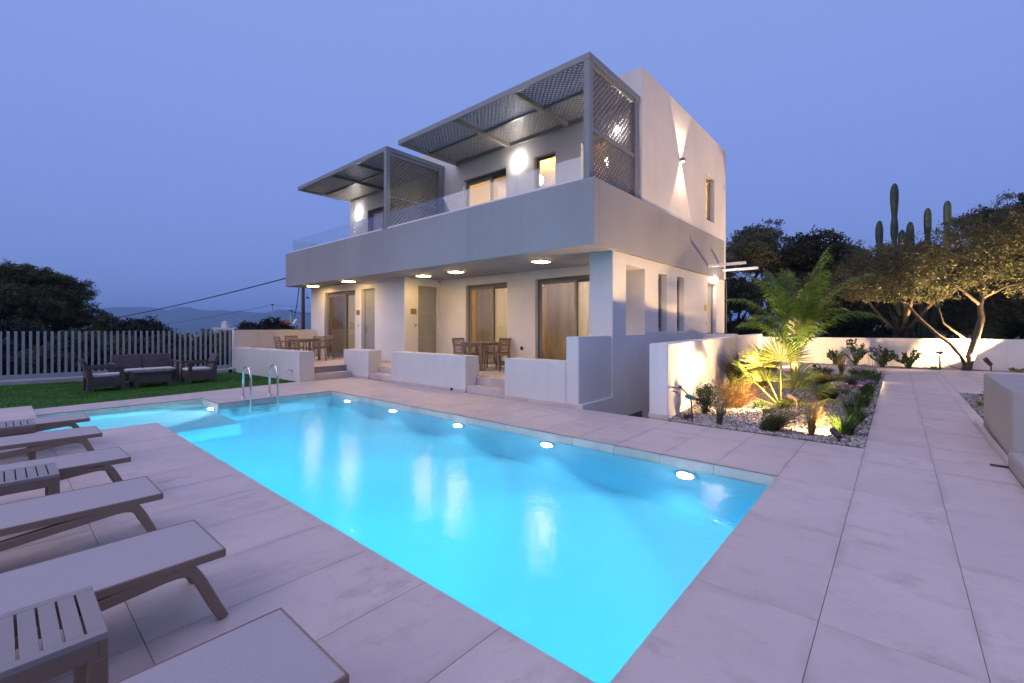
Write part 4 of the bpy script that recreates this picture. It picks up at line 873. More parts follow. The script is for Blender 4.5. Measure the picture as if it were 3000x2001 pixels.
def shrub(name, label, loc, h, r, nst, nlf, lsize, mat, seed, flower=None, group=None, cat='shrub', asp=1.7):
    g = np.random.default_rng(seed); t = thing(name, label, cat, (loc[0], loc[1], -.01), 0, group); st = MB(); pts = []; fl = []
    for i in range(nst):
        a = g.uniform(0, 6.283); k = g.uniform(.25, 1); tip = (r * k * math.cos(a), r * k * math.sin(a), h * g.uniform(.6, 1.05) * (1 - .35 * k * k)); mid = (tip[0] * .35, tip[1] * .35, tip[2] * .5)
        st.tube([(0, 0, 0), mid, tip], [.008, .006, .002], 5)
        for j in range(nlf):
            q = g.random() ** .7; p = np.array(mid) * (1 - q) + np.array(tip) * q if g.random() > .25 else np.array(mid) * q
            pts.append(p + g.normal(0, .025, 3) + np.array([0, 0, .01]))
        if flower and g.random() < flower[1]: fl.append(np.array(tip))
    st.build('stem', 'bark', t, True); leaves(pts, lsize, mat, seed, asp, .4, 'foliage', t)
    if fl:
        fp = np.vstack([blob(g, p, (.04, .04, .035), 26, .3) for p in fl]); leaves(fp, .03, flower[0], seed + 1, 1.3, .5, 'flower', t)
    return t
def agapanthus(label, loc, h, r, nfl, seed, fmat='flower_lilac', mat='grass_green'):
    t = thing('agapanthus', label, 'flower', (loc[0], loc[1], -.01), 0, 'flowering clumps along the path edge'); g = np.random.default_rng(seed)
    link('foliage', grass(150, h * .75, r, mat, seed, (.02, -.02), .7, .0085, .4, 5), t)
    st = MB()
    for i in range(nfl):
        a = g.uniform(0, 6.283); k = r * g.uniform(.2, 1.0); tip = (k * math.cos(a) - .06, k * math.sin(a) - .05, h * g.uniform(.8, 1.15)); q = MB().tube([(k * .3 * math.cos(a), k * .3 * math.sin(a), 0), (tip[0] * .6, tip[1] * .6, tip[2] * .6), tip], [.004, .0035, .003], 5)
        stem = q.build('flower_stalk', 'shrub_leaf' if 'shrub_leaf' in MATS else mat, t, True)
        leaves(blob(g, tip, (.052, .052, .028), 46, .25), .026, fmat, seed + i, 1.6, .6, 'flower', stem)
    return t
WIND = (.10, .03)
tuft('feather_grass', 'small pale feather grass tuft standing at the tile edge', (-2.08, 7.28), [('blades', grass(150, .52, .17, 'grass_pale', 11, (.07, .03), .45, .0024, .45, 5, 1.5, .2))])
tuft('feather_grass', 'low dark green grass mound sweeping sideways at the front of the bed', (-1.43, 7.36), [('blades', grass(620, .46, .26, 'grass_dark', 12, (.36, .10), .85, .0028, .45, 6, 1.4, .45))])
tuft('feather_grass', 'upright golden grass tuft lit from the corner spotlight', (-.90, 7.32), [('blades', grass(170, .66, .20, 'grass_straw', 13, (.05, .08), .4, .0026, .5, 5, 1.5, .15))])
tuft('red_grass', 'rust coloured grass mound by the garden wall', (-2.35, 9.05), [('blades', grass(520, .66, .55, 'grass_red', 14, (.16, .02), .7, .003, .55, 6, 1.25, .3)), ('dry_blades', grass(140, .8, .45, 'grass_straw', 15, (.1, .0), .5, .0026, .5, 5, 1.3, .3))])
tuft('fountain_grass', 'big hazy brown grass bush against the garden wall', (-2.75, 11.3), [('blades', grass(1100, 1.05, .60, 'grass_dark', 16, (.10, 0), .5, .0042, .4, 5)), ('plumes', grass(500, 1.25, .62, 'grass_red', 17, (.12, 0), .45, .0036))])
tuft('fountain_grass', 'second hazy brown grass bush beside the feather palm', (-2.6, 12.7), [('blades', grass(800, 1.0, .5, 'grass_dark', 18, (.10, 0), .5, .0042)), ('plumes', grass(300, 1.15, .5, 'grass_straw', 19, (.12, 0), .45, .003))])
tuft('sedge', 'dark arching sedge behind the fan palm', (-1.12, 11.1), [('blades', grass(520, .52, .45, 'grass_dark', 20, (.10, -.02), 1.0, .005, .35, 6))])
tuft('feather_grass', 'orange tinted feather grass at the far end of the bed', (-1.30, 16.9), [('blades', grass(170, .85, .22, 'grass_straw', 21, (.03, 0), .4, .004, .5, 5, 1.5, .2))])
tuft('sedge', 'dark sedge mound left of the orange feather grass', (-1.75, 16.6), [('blades', grass(600, .50, .50, 'grass_dark', 22, (0, 0), .9, .006))])
tuft('sedge', 'dark sedge mound right of the orange feather grass', (-.85, 16.7), [('blades', grass(600, .50, .50, 'grass_green', 23, (0, 0), .9, .006))])
for i, (x, y, lb) in enumerate(((-1.95, 9.2, 'low green grass clump under the fan palm, wall side'), (-1.72, 8.75, 'low green grass clump in front of the fan palm'), (-1.05, 11.9, 'small dark tuft in the gravel behind the sedge'), (-.9, 12.4, 'tiny dark tuft in the gravel near the flowers'))):
    tuft('liriope', lb, (x, y), [('blades', grass(160, .20, .16, 'grass_green', 30 + i, (.02, 0), .8, .004))])
tuft('santolina', 'soft silvery green cushion plant in the middle of the bed', (-1.25, 14.4), [('foliage', grass(2400, .30, .85, 'silver_leaf', 40, (0, 0), .35, .006, .5, 3)), ('flowers', grass(60, .42, .7, 'flower_yellow', 41, (0, 0), .1, .006, .3, 2))], 'plant', None)
shrub('myrtle_shrub', 'small glossy dark shrub beside the water meter', (-2.50, 7.98), .58, .24, 26, 34, .042, 'shrub_leaf', 50)
shrub('golden_shrub', 'small golden leaved shrub in front of the brown grass', (-2.55, 10.35), .55, .30, 24, 34, .045, 'bright_leaf', 51)
shrub('trailing_plant', 'flat green plant at the foot of the wall by the tap', (-2.62, 7.35), .07, .16, 12, 16, .03, 'shrub_leaf', 52)
RG = 'young shrubs along the boundary wall'
shrub('hedge_shrub', 'low leafy shrub at the near end of the boundary wall strip', (-4.25, 21.55), .55, .42, 14, 34, .09, 'shrub_leaf', 60, None, RG)
shrub('hedge_shrub', 'taller leafy shrub on the boundary strip behind the feather palm', (-3.35, 21.6), .95, .42, 16, 34, .09, 'shrub_leaf', 61, None, RG)
shrub('hedge_shrub', 'leafy shrub on the boundary strip right of the feather palm', (-1.85, 21.62), .65, .36, 14, 34, .09, 'shrub_leaf', 62, None, RG)
shrub('rose_bush', 'tall rose bush with one pink bloom by the boundary wall', (-1.22, 21.62), 1.08, .40, 18, 36, .09, 'shrub_leaf', 63, ('flower_pink', .15), RG)
shrub('rose_bush', 'rose bush covered in pink blooms at the boundary wall', (-.42, 21.66), .95, .48, 20, 36, .09, 'shrub_leaf', 64, ('flower_pink', .5), RG)
shrub('rose_bush', 'rounded rose bush with green leaves nearest the olive stake', (.30, 21.72), .72, .42, 18, 36, .09, 'shrub_leaf', 65, ('flower_pink', .08), RG)
shrub('trailing_plant', 'flat green plant at the wall foot left of the hose stake', (.95, 21.62), .12, .28, 14, 18, .05, 'shrub_leaf', 66, None, RG); shrub('trailing_plant', 'flat yellow green plant at the wall foot right of the olive', (3.05, 22.25), .14, .32, 14, 18, .05, 'bright_leaf', 67, None, RG)
shrub('hedge_shrub', 'leafy shrub at the frame edge beside the boundary wall', (3.95, 22.45), .85, .35, 14, 30, .09, 'shrub_leaf', 68, None, RG)
for i, (x, y, lb) in enumerate(((1.55, 12.9, 'green leafy plant behind the lamp in the small bed'), (1.35, 11.2, 'yellow lit plant in the small bed beside the block wall'))): shrub('ground_cover', lb, (x, y), .24, .38, 16, 26, .06, 'bright_leaf', 70 + i)
agapanthus('grassy agapanthus clump lit by the corner spotlight', (-.56, 7.78), .50, .30, 0, 80)
agapanthus('agapanthus clump behind the spotlit one with pink flower heads', (-.50, 8.8), .54, .25, 3, 81); agapanthus('agapanthus clump with lilac flower heads halfway along the path', (-.50, 10.6), .58, .25, 5, 82)
agapanthus('agapanthus clump with faded pink heads leaning over the gravel', (-.60, 9.7), .48, .22, 4, 83, 'flower_pink', 'grass_dark'); agapanthus('tall agapanthus clump with lilac heads before the yellow lamp', (-.50, 12.4), .64, .28, 7, 84)
agapanthus('farthest agapanthus clump at the lamp lit path edge', (-.52, 15.2), .85, .42, 5, 85)
# fan palm
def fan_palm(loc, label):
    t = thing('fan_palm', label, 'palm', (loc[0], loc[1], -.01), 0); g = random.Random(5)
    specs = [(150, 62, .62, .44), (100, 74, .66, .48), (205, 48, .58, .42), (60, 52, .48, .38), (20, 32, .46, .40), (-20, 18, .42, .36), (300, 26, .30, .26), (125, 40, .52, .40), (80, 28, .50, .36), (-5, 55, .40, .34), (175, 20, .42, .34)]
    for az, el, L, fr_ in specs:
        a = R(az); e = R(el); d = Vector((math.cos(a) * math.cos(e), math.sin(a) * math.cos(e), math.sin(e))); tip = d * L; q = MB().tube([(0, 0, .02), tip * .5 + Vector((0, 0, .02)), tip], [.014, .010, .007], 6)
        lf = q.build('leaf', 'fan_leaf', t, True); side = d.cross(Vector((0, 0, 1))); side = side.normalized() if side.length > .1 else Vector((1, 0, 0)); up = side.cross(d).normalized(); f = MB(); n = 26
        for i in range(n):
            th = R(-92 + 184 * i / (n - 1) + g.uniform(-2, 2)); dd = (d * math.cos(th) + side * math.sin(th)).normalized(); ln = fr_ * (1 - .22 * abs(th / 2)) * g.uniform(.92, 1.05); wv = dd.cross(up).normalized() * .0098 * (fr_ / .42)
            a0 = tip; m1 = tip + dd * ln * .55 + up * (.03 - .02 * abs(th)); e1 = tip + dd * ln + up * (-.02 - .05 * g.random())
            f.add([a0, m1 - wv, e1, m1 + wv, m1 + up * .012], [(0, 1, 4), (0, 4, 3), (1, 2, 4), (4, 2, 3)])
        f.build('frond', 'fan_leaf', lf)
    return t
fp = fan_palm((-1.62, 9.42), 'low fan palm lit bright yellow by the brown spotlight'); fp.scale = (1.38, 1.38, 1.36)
def feather_palm(loc, label):
    t = thing('feather_palm', label, 'palm', (loc[0], loc[1], -.01), 0); g = random.Random(9)
    q = MB().tube([(0, 0, 0), (.02, 0, .25), (0, 0, .55), (.02, .01, .85)], [.13, .11, .085, .06], 12).build('trunk', 'palm_bark', t, True)
    specs = [(200, 80, 2.5, .62), (185, 70, 2.3, .95), (250, 76, 2.3, .7), (20, 84, 2.8, .30), (-12, 72, 2.6, .75), (60, 78, 2.5, .5), (110, 80, 2.6, .5), (-45, 62, 2.0, .9), (5, 60, 2.1, 1.05), (215, 60, 1.7, 1.1), (290, 66, 1.8, .9), (140, 60, 2.0, 1.0), (330, 82, 2.6, .4), (310, 78, 2.2, .5), (160, 84, 2.4, .4)]
    for az, el, L, dr in specs:
        a = R(az); e = R(el); hd = Vector((math.cos(a), math.sin(a), 0)); pts = []; n = 34; p = Vector((hd.x * .03, hd.y * .03, .75))
        for i in range(n + 1):
            tt = i / n; ee = e - dr * tt * tt * 1.5; pts.append(p.copy()); p = p + (hd * math.cos(ee) + Vector((0, 0, math.sin(ee)))) * (L / n)
        fr_ = MB().tube(pts, [.014 * (1 - .85 * i / n) + .001 for i in range(n + 1)], 5).build('frond', 'palm_leaf', t, True); f = MB()
        for i in range(5, n + 1):
            d = (pts[min(i + 1, n)] - pts[i - 1]).normalized(); sd = d.cross(Vector((0, 0, 1))); sd = sd.normalized() if sd.length > .05 else Vector((-hd.y, hd.x, 0)); k = math.sin(PI * min(1, (i - 3) / (n - 2)) ** .8) * .50 + .12
            for s in (-1, 1):
                for rep in (0, 1):
                    ln = k * g.uniform(.75, 1.1); o = pts[i] - d * (L / n) * .5 * rep; dv = (sd * s * g.uniform(.75, 1.0) + d * g.uniform(.5, .9) + Vector((0, 0, g.uniform(-.15, .25)))).normalized(); w = d * .0135
                    m1 = o + dv * ln * .5 + Vector((0, 0, .02)); e1 = o + dv * ln + Vector((.02, 0, -.24 * ln - .14 * g.random() * ln)); f.add([o - w * .4, m1 - w, e1, m1 + w, o + w * .4], [(0, 1, 3, 4), (1, 2, 3)])
        f.build('leaflets', 'palm_leaf', fr_)
    return t
feather_palm((-1.98, 13.2), 'feather palm with arching fronds glowing green in the bed')
# water meter stand and hose stake
t = thing('water_meter', 'teal water meter on a bent pipe with a blue valve by the garden wall', 'water meter', (-2.55, 7.22, 0), 0, None, True)
MB().tube([(-2.44, 7.16, -.03), (-2.47, 7.20, .30), (-2.50, 7.24, .36)], .013, 8).build('pipe', 'pole_wood', t, True)
MB().lathe([(.02, -.03), (.075, -.012), (.085, .01), (.07, .028), (.02, .034)], 20, (-2.505, 7.245, .375), (.25, -.1, 1)).build('meter', 'teal_paint', t, True)
MB().tube([(-2.53, 7.26, .39), (-2.60, 7.28, .46), (-2.66, 7.30, .50)], .016, 8).tube([(-2.87, 7.38, .50), (-2.66, 7.30, .50)], .012, 8).build('pipe', 'copper_pipe', t, True)
MB().lathe([(.03, -.02), (.034, 0), (.03, .02)], 14, (-2.69, 7.31, .525)).build('valve', 'blue_plastic', t, True)
MB().tube([(-2.86, 7.38, .44), (-2.72, 7.33, .42), (-2.71, 7.33, .36)], .011, 8).build('spout', 'copper_pipe', t, True)
t = thing('hose_stake', 'black stake with a spray head and hose beside the olive tree', 'garden stake', (1.12, 21.72, 0), 0, None, True)
MB().tube([(1.12, 21.72, -.05), (1.13, 21.72, .62)], .028, 10).build('stake', 'black_plastic', t, True); MB().box(1.02, 1.22, 21.68, 21.75, .55, .66).build('head', 'black_plastic', t, bevel=.01)
MB().tube([(.78, 21.66, .88), (.95, 21.69, .80), (1.08, 21.72, .66)], .012, 6).build('nozzle', 'black_plastic', t, True)
MB().tube([(1.17, 21.70, .55), (1.24, 21.68, .32), (1.42, 21.66, .12), (1.7, 21.64, .04), (2.2, 21.8, .02)], .012, 6).build('hose', 'cable_rubber', t, True)
# ------------------------------------------------------------------ trees
def limb_path(a, b_, g, bend=.15, n=5):
    a = Vector(a); b_ = Vector(b_); L = (b_ - a).length; out = []
    off = Vector((g.uniform(-1, 1), g.uniform(-1, 1), g.uniform(-.3, .6))) * bend * L
    for i in range(n + 1):
        t = i / n; out.append(a.lerp(b_, t) + off * (4 * t * (1 - t)) * .5 + Vector((g.gauss(0, .012), g.gauss(0, .012), 0)) * L)
    return out
def tree(name, label, loc, limbs, clumps, nleaf, lsize, lmat, bark, seed, group=None, asp=2.4, twigs=3, up=.2, shell=.5, cat='tree'):
    """limbs: list of (points, r0, r1) local; clumps: list of (centre, radii) local; twigs run from limb ends into the clumps"""
    g = np.random.default_rng(seed); gr = random.Random(seed); t = thing(name, label, cat, loc, 0, group); tr_ = MB(); ends = []
    for pts, r0, r1 in limbs:
        n = len(pts); tr_.tube(pts, [r0 + (r1 - r0) * i / (n - 1) for i in range(n)], 9); ends += [Vector(p) for p in pts[n // 2:]]
    P_ = []
    for c, r_ in clumps:
        c = Vector(c); e = min(ends, key=lambda q: (q - c).length)
        pth = limb_path(e, c, gr); tr_.tube(pth, [.035 * (1 - .7 * i / 5) * max(.4, r1 * 14) for i in range(6)], 6)
        for k in range(twigs):
            d = Vector((gr.gauss(0, 1), gr.gauss(0, 1), gr.gauss(.2, .8))).normalized(); e2 = c + Vector((d.x * r_[0], d.y * r_[1], d.z * r_[2])) * .85; tr_.tube(limb_path(pth[3], e2, gr, .2, 3), [.014, .010, .007, .003], 5)
        # leaves sit in small sprays, so gaps stay open between them
        ns = max(6, int(nleaf * (r_[0] * r_[1] * r_[2]) ** (2 / 3) / 40))
        cs = blob(g, c, r_, ns, shell)
        for q in cs: P_.append(q + g.normal(0, 1, (40, 3)) * np.array([.17, .17, .11]) * (r_[0] * .35 + .35))
    tr_.build('trunk', bark, t, True); leaves(np.vstack(P_), lsize, lmat, seed + 5, asp, up, 'crown', t)
    return t
# olive by the boundary wall, two leaning stems
OL = (1.75, 21.87, -.02)
def ol(p): return (p[0] - OL[0], p[1] - OL[1], p[2] - OL[2])
limbs = [([ol(p) for p in ((1.78, 21.9, -.05), (1.84, 21.95, .25), (1.97, 22.06, .8), (2.05, 22.1, 1.2), (2.19, 22.26, 1.77), (2.15, 22.22, 2.21), (2.23, 22.29, 2.75), (2.52, 22.54, 3.28), (2.7, 22.7, 4.2))], .14, .045),
         ([ol(p) for p in ((1.82, 21.92, .12), (1.66, 21.8, .5), (1.35, 21.5, .95), (1.04, 21.26, 1.23), (.6, 20.9, 1.75), (.19, 20.53, 2.35), (-.03, 20.34, 2.75), (-.3, 20.3, 3.4))], .08, .03),
         ([ol(p) for p in ((1.9, 22.0, .95), (1.55, 21.8, 1.3), (1.19, 21.39, 1.62), (1.08, 21.3, 2.11), (.95, 21.2, 2.6))], .045, .018),
         ([ol(p) for p in ((2.15, 22.22, 2.25), (1.7, 22.0, 2.8), (1.3, 21.7, 3.2))], .06, .025), ([ol(p) for p in ((2.2, 22.25, 2.5), (2.8, 22.6, 2.9), (3.4, 23.0, 3.1))], .06, .025)]
ocl = [((-1.1, 20.4, 3.3), (1.1, 1.1, .7)), ((-.3, 20.5, 3.0), (.9, .9, .6)), ((.4, 20.9, 3.5), (1.0, 1.0, .75)), ((-.6, 20.4, 4.0), (.9, .9, .6)), ((1.2, 21.5, 3.4), (1.0, 1.0, .7)), ((1.0, 21.4, 4.2), (1.1, 1.1, .8)), ((2.0, 22.2, 4.0), (1.1, 1.1, .8)), ((2.6, 22.6, 4.8), (1.1, 1.1, .85)), ((1.9, 22.0, 5.0), (.9, .9, .6)),
       ((3.4, 23.1, 3.9), (1.1, 1.1, .9)), ((3.3, 23.1, 5.0), (1.0, 1.0, .8)), ((3.0, 22.9, 5.8), (.35, .35, .6)), ((3.6, 23.2, 2.9), (.9, .9, .5)), ((4.2, 23.6, 4.4), (1.1, 1.1, 1.0)), ((2.2, 22.2, 3.2), (.8, .8, .45)), ((.1, 20.7, 2.6), (.6, .6, .35)), ((-1.6, 20.3, 2.8), (.6, .6, .45))]
tree('olive_tree', 'olive tree with two leaning stems lit from below at the boundary wall', OL, limbs, [(ol(c), r_) for c, r_ in ocl], 2900, .095, 'olive_leaf', 'bark', 101, None, 3.2, 4)
def round_tree(label, x, y, zb, h, r, seed, mat='dark_leaf', nleaf=2400, lsize=.15, nm='evergreen_tree', group='dark trees beyond the boundary wall', ncl=16, flat=.75, bark='bark', zlow=.35, shell=.5):
    g = random.Random(seed); limbs = [([(0, 0, -.3), (g.uniform(-.2, .2), g.uniform(-.2, .2), h * .25), (g.uniform(-.4, .4), g.uniform(-.4, .4), h * .5), (g.uniform(-.5, .5), g.uniform(-.5, .5), h * .8)], .05 * h * .5, .05)]
    for k in range(4):
        a = k * 1.57 + g.uniform(-.5, .5); limbs.append(([(0, 0, h * .28), (r * .35 * math.cos(a), r * .35 * math.sin(a), h * .45), (r * .65 * math.cos(a), r * .65 * math.sin(a), h * .62)], .09, .04))
    cl = []
    for k in range(ncl):
        a = g.uniform(0, 6.283); u = g.uniform(-.6, 1); rr = r * math.sqrt(max(.1, 1 - u * u)) * g.uniform(.45, .8); s = r * g.uniform(.28, .46)
        cl.append(((rr * math.cos(a), rr * math.sin(a), h * (zlow + (1 - zlow) * .5) + u * h * (1 - zlow) * .5 * .78), (s, s, s * flat)))
    return tree(nm, label, (x, y, zb), limbs, cl, nleaf, lsize, mat, bark, seed, group, 2.2, 3, .15, shell)
round_tree('broad dark evergreen rising behind the house end', -6.0, 28.5, -.3, 7.6, 3.3, 201, 'bush_leaf', 2600, .15, zlow=.2); round_tree('dark evergreen behind the feather palm fronds', -3.4, 27.5, -.3, 6.6, 2.6, 202, 'dark_leaf', 2600, .15, zlow=.15); round_tree('small pale tree between the dark evergreen and the cacti', -2.4, 31.0, -.3, 6.3, 2.0, 203, 'bush_leaf', 2600, .14, zlow=.2)
round_tree('dark tree filling the gap behind the cacti', 1.2, 33.0, -.3, 5.8, 3.2, 204, 'dark_leaf', 2600, .16, zlow=.1); round_tree('tall dark tree behind the olive at the frame edge', 5.2, 31.0, -.3, 8.6, 3.4, 205, 'dark_leaf', 2600, .16, zlow=.15); round_tree('low dark tree just beyond the boundary wall corner', -6.6, 25.5, -.3, 4.4, 2.3, 206, 'dark_leaf', 2600, .14, zlow=.05)
round_tree('low dark tree beyond the wall behind the olive trunk', 3.6, 28.0, -.3, 4.8, 2.6, 207, 'dark_leaf', 2600, .15, zlow=.05); round_tree('low dark bush beyond the wall behind the roses', -1.0, 28.5, -.3, 3.6, 2.3, 208, 'dark_leaf', 2600, .14, zlow=.02); round_tree('dark crowned tree just beyond the wall in front of the cactus trunks', .1, 24.5, -.3, 5.1, 1.9, 216, 'bush_leaf', 2600, .12, zlow=.42); round_tree('dark tree at the far frame edge beyond the boundary wall', 7.4, 27.5, -.3, 6.4, 2.8, 209, 'dark_leaf', 2600, .16, zlow=.1)
# columnar cactus, one plant with many ribbed arms
ct = thing('columnar_cactus', 'tall columnar cactus with several ribbed arms rising above the trees', 'cactus', (.5, 26.0, -.3), 0, None, True)
def cactus_arm(pts, rad, seed):
    V = []; n = 14; m_ = len(pts)
    for i, p in enumerate(pts):
        for k in range(2 * n // 2 * 1):
            a = 2 * PI * k / n; rr = rad[i] * (1.0 if k % 2 else .78); V.append((p[0] + rr * math.cos(a), p[1] + rr * math.sin(a), p[2]))
    fs = [(i * n + k, i * n + (k + 1) % n, (i + 1) * n + (k + 1) % n, (i + 1) * n + k) for i in range(m_ - 1) for k in range(n)] + [tuple((m_ - 1) * n + k for k in range(n))]
    MB().add(V, fs).build('arm', 'cactus_skin', ct, False)
def column(x, y, z0, z1, r, waist, seed, bx=None):
    g = random.Random(seed); zs = [z0 + (z1 - z0) * i / 22 for i in range(22)] + [z1 - .14, z1 - .05, z1]; bx = x if bx is None else bx; pts = []; rd = []
    for z in zs:
        t = (z - z0) / (z1 - z0); xx = bx + (x - bx) * min(1, t * 1.6); pts.append((xx, y, z)); q = r * (1 + .05 * math.sin(t * 21 + seed))
        for wz in waist: q *= 1 - .42 * math.exp(-((z - wz) / .22) ** 2)
        if z > z1 - .4: q *= math.sqrt(max(.02, 1 - ((z - (z1 - .4)) / .41) ** 2))
        rd.append(q)
    cactus_arm(pts, rd, seed)
column(-.10, 25.7, -.3, 7.78, .15, (6.45, 5.2, 4.2), 1, .25); column(-.60, 25.27, 2.0, 6.15, .14, (4.9,), 2, .1); column(.42, 26.14, -.3, 6.10, .15, (4.4, 2.5), 3); column(1.0, 26.64, -.3, 6.70, .145, (5.5, 3.3), 4, .75); column(1.65, 27.2, 1.0, 7.02, .145, (5.75, 4.4), 5, 1.1); column(.15, 25.9, 1.2, 5.75, .14, (4.6,), 6, .3); column(.75, 26.3, -.3, 5.2, .15, (3.6,), 7); column(-.02, 25.5, -.3, 4.6, .15, (3.0,), 8)
# pines and bushes below the fence
def pine(label, x, y, zb, h, r, seed, clumps, nleaf):
    g = random.Random(seed); limbs = [([(0, 0, -1), (-.5, -.3, h * .25), (-1.3, -.6, h * .5), (-1.6, -.6, h * .75)], .30, .10), ([(-.9, -.4, h * .4), (.6, .5, h * .6), (1.8, 1.4, h * .75)], .14, .05), ([(-1.2, -.6, h * .48), (-2.4, -1.8, h * .62), (-3.2, -2.6, h * .7)], .12, .05)]
    return tree('pine_tree', label, (x, y, zb), limbs, clumps, nleaf, .22, 'pine_leaf', 'pine_bark', seed, 'pines behind the fence', 6.0, 3, .55, .45)
gq = random.Random(77); pc = []
for i in range(70):
    a = gq.uniform(0, 6.283); u = gq.uniform(-.55, 1); rr = 3.15 * math.sqrt(max(.05, 1 - u * u)) * gq.uniform(.45, 1.0); s = gq.uniform(.75, 1.25)
    pc.append(((rr * math.cos(a), rr * math.sin(a), 4.3 + u * 2.75), (s, s, s * .6)))
pine('big dark pine with a domed crown behind the fence', -36.9, 1.1, -2.8, 7.2, 4.0, 301, pc, 3200)
pc2 = []
for i in range(16):
    a = gq.uniform(0, 6.283); rr = gq.uniform(0, 2.0); u = gq.uniform(0, 1); s = gq.uniform(.55, .85); pc2.append(((rr * math.cos(a), rr * math.sin(a), 2.0 + u * 2.6 * (1 - rr / 3)), (s, s, s * .6)))
tree('pine_tree', 'smaller dark pine beside the big domed one', (-33.7, 4.1, -2.7), [([(0, 0, -1), (.2, .1, 1.5), (.1, .2, 3.2)], .16, .06)], pc2, 3600, .2, 'pine_leaf', 'pine_bark', 302, 'pines behind the fence', 6.0, 3, .55, .45)
GB = 'bushes and small trees just behind the fence'
round_tree('grey green bush behind the fence, left of the sofa', -21.5, 3.2, -2.4, 3.4, 1.6, 210, 'bush_leaf', 7000, .13, 'olive_bush', GB, 12, .8, 'bark', .02); round_tree('grey green bush behind the sofa back', -22.5, 5.0, -2.6, 3.9, 1.6, 211, 'bush_leaf', 7000, .13, 'olive_bush', GB, 12, .8, 'bark', .02)
round_tree('pale leafy bush behind the fence middle', -24.5, 6.7, -2.8, 4.3, 1.7, 212, 'bush_leaf', 7000, .13, 'olive_bush', GB, 12, .8, 'bark', .02); round_tree('dark round tree behind the fence end near the boundary wall', -26.0, 9.8, -3.0, 5.0, 2.1, 213, 'dark_leaf', 6500, .14, 'holm_oak', GB, 18, .8, 'bark', .02)
round_tree('dark undergrowth bush below the big pine', -24.0, .3, -3.0, 3.4, 2.0, 214, 'pine_leaf', 7000, .14, 'olive_bush', GB, 12, .8, 'bark', .02); round_tree('dark undergrowth bush at the frame edge behind the fence', -23.5, -2.0, -3.0, 3.4, 2.0, 215, 'dark_leaf', 7000, .14, 'olive_bush', GB, 12, .8, 'bark', .02)
for i, (x, y, h, r_, mt, lb) in enumerate(((-20.6, 1.6, 2.9, 1.3, 'bush_leaf', 'grey green bush close behind the fence by the left armchair'), (-21.0, -.8, 3.0, 1.5, 'dark_leaf', 'dark bush close behind the fence left of the armchair'), (-20.8, -3.2, 3.1, 1.6, 'dark_leaf', 'dark bush behind the fence at the frame edge'),
        (-26.5, 2.2, 3.9, 2.0, 'pine_leaf', 'dark bush under the edge of the big pine'), (-29.0, 4.6, 4.3, 2.0, 'dark_leaf', 'dark bush below the smaller pine'), (-23.6, 8.6, 3.8, 1.6, 'dark_leaf', 'dark bush behind the fence end by the right armchair'), (-22.0, 6.9, 3.0, 1.3, 'bush_leaf', 'pale bush behind the fence by the right armchair'), (-29.5, .2, 4.2, 2.3, 'dark_leaf', 'dark thicket behind the pine trunk'))):
    round_tree(lb, x, y, tz(x, y) - .4, h, r_, 230 + i, mt, 7000, .13, 'olive_bush', GB, 14, .8, 'bark', .02)
# ------------------------------------------------------------------ far things: poles, wires, houses
def rp(px, py, d): v = ray(px, py, d); return (v.x, v.y, v.z)
b0 = rp(888, 962, 30); t = thing('utility_pole', 'brown wooden utility pole behind the house end', 'utility pole', (b0[0], b0[1], -3), 0, None, True)
MB().tube([(b0[0], b0[1], -4), (b0[0], b0[1], 1.5), (b0[0], b0[1], 5.2)], [.13, .115, .10], 12).build('pole', 'pole_wood', t, True)
l0 = rp(901, 873, 30); MB().tube([(b0[0], b0[1], 3.75), (b0[0] + .12, b0[1] + .14, 3.80), (l0[0], l0[1], 3.72), (l0[0], l0[1], 3.55)], .012, 6).build('lamp_arm', 'cable_rubber', t, True)
MB().lathe([(.15, 0), (.13, .03), (.05, .09), (.03, .12)], 16, (l0[0], l0[1], 3.42)).build('lamp_shade', 'cable_rubber', t, True)
b1 = rp(853, 962, 34); t = thing('utility_pole', 'grey metal pole with a cable left of the wooden pole', 'utility pole', (b1[0], b1[1], -4), 0, None, True); MB().tube([(b1[0], b1[1], -5), (b1[0], b1[1], rp(853, 911, 34)[2])], .085, 10).build('pole', 'fence_paint', t, True); MB().box(b1[0] - .12, b1[0] + .12, b1[1] - .12, b1[1] + .12, rp(853, 911, 34)[2], rp(853, 911, 34)[2] + .05).build('cap', 'cable_rubber', t)
b2 = rp(798, 962, 48); t = thing('utility_pole', 'thin far pole carrying a single wire', 'utility pole', (b2[0], b2[1], -6), 0, None, True); MB().tube([(b2[0], b2[1], -6), (b2[0], b2[1], rp(798, 892, 48)[2])], .06, 8).build('pole', 'fence_paint', t, True); MB().box(b2[0] - .1, b2[0] + .1, b2[1] - .1, b2[1] + .1, rp(798, 894, 48)[2], rp(798, 891, 48)[2]).build('cap', 'cable_rubber', t)
def wire(a, b_, sag, r_, label):
    a = Vector(a); b_ = Vector(b_); pts = [a.lerp(b_, i / 24) + Vector((0, 0, -sag * 4 * (i / 24) * (1 - i / 24))) for i in range(25)]
    tag(MB().tube(pts, r_, 6).build('overhead_cable', 'cable_rubber', None, True), label, 'cable')
wire(rp(838, 815, 17.5), rp(-60, 975, 36), .55, .022, 'thick black overhead cable running from the house toward the pine'); wire((b2[0], b2[1], rp(798, 893, 48)[2]), rp(150, 985, 60), .5, .016, 'thin distant wire from the far pole past the pine')
wire(rp(876, 843, 20), (b1[0], b1[1], rp(853, 911, 34)[2] + .03), .9, .018, 'cable dropping from the balcony corner to the metal pole'); wire((b1[0], b1[1], rp(853, 912, 34)[2]), rp(925, 918, 33), .12, .018, 'short cable from the metal pole behind the house')
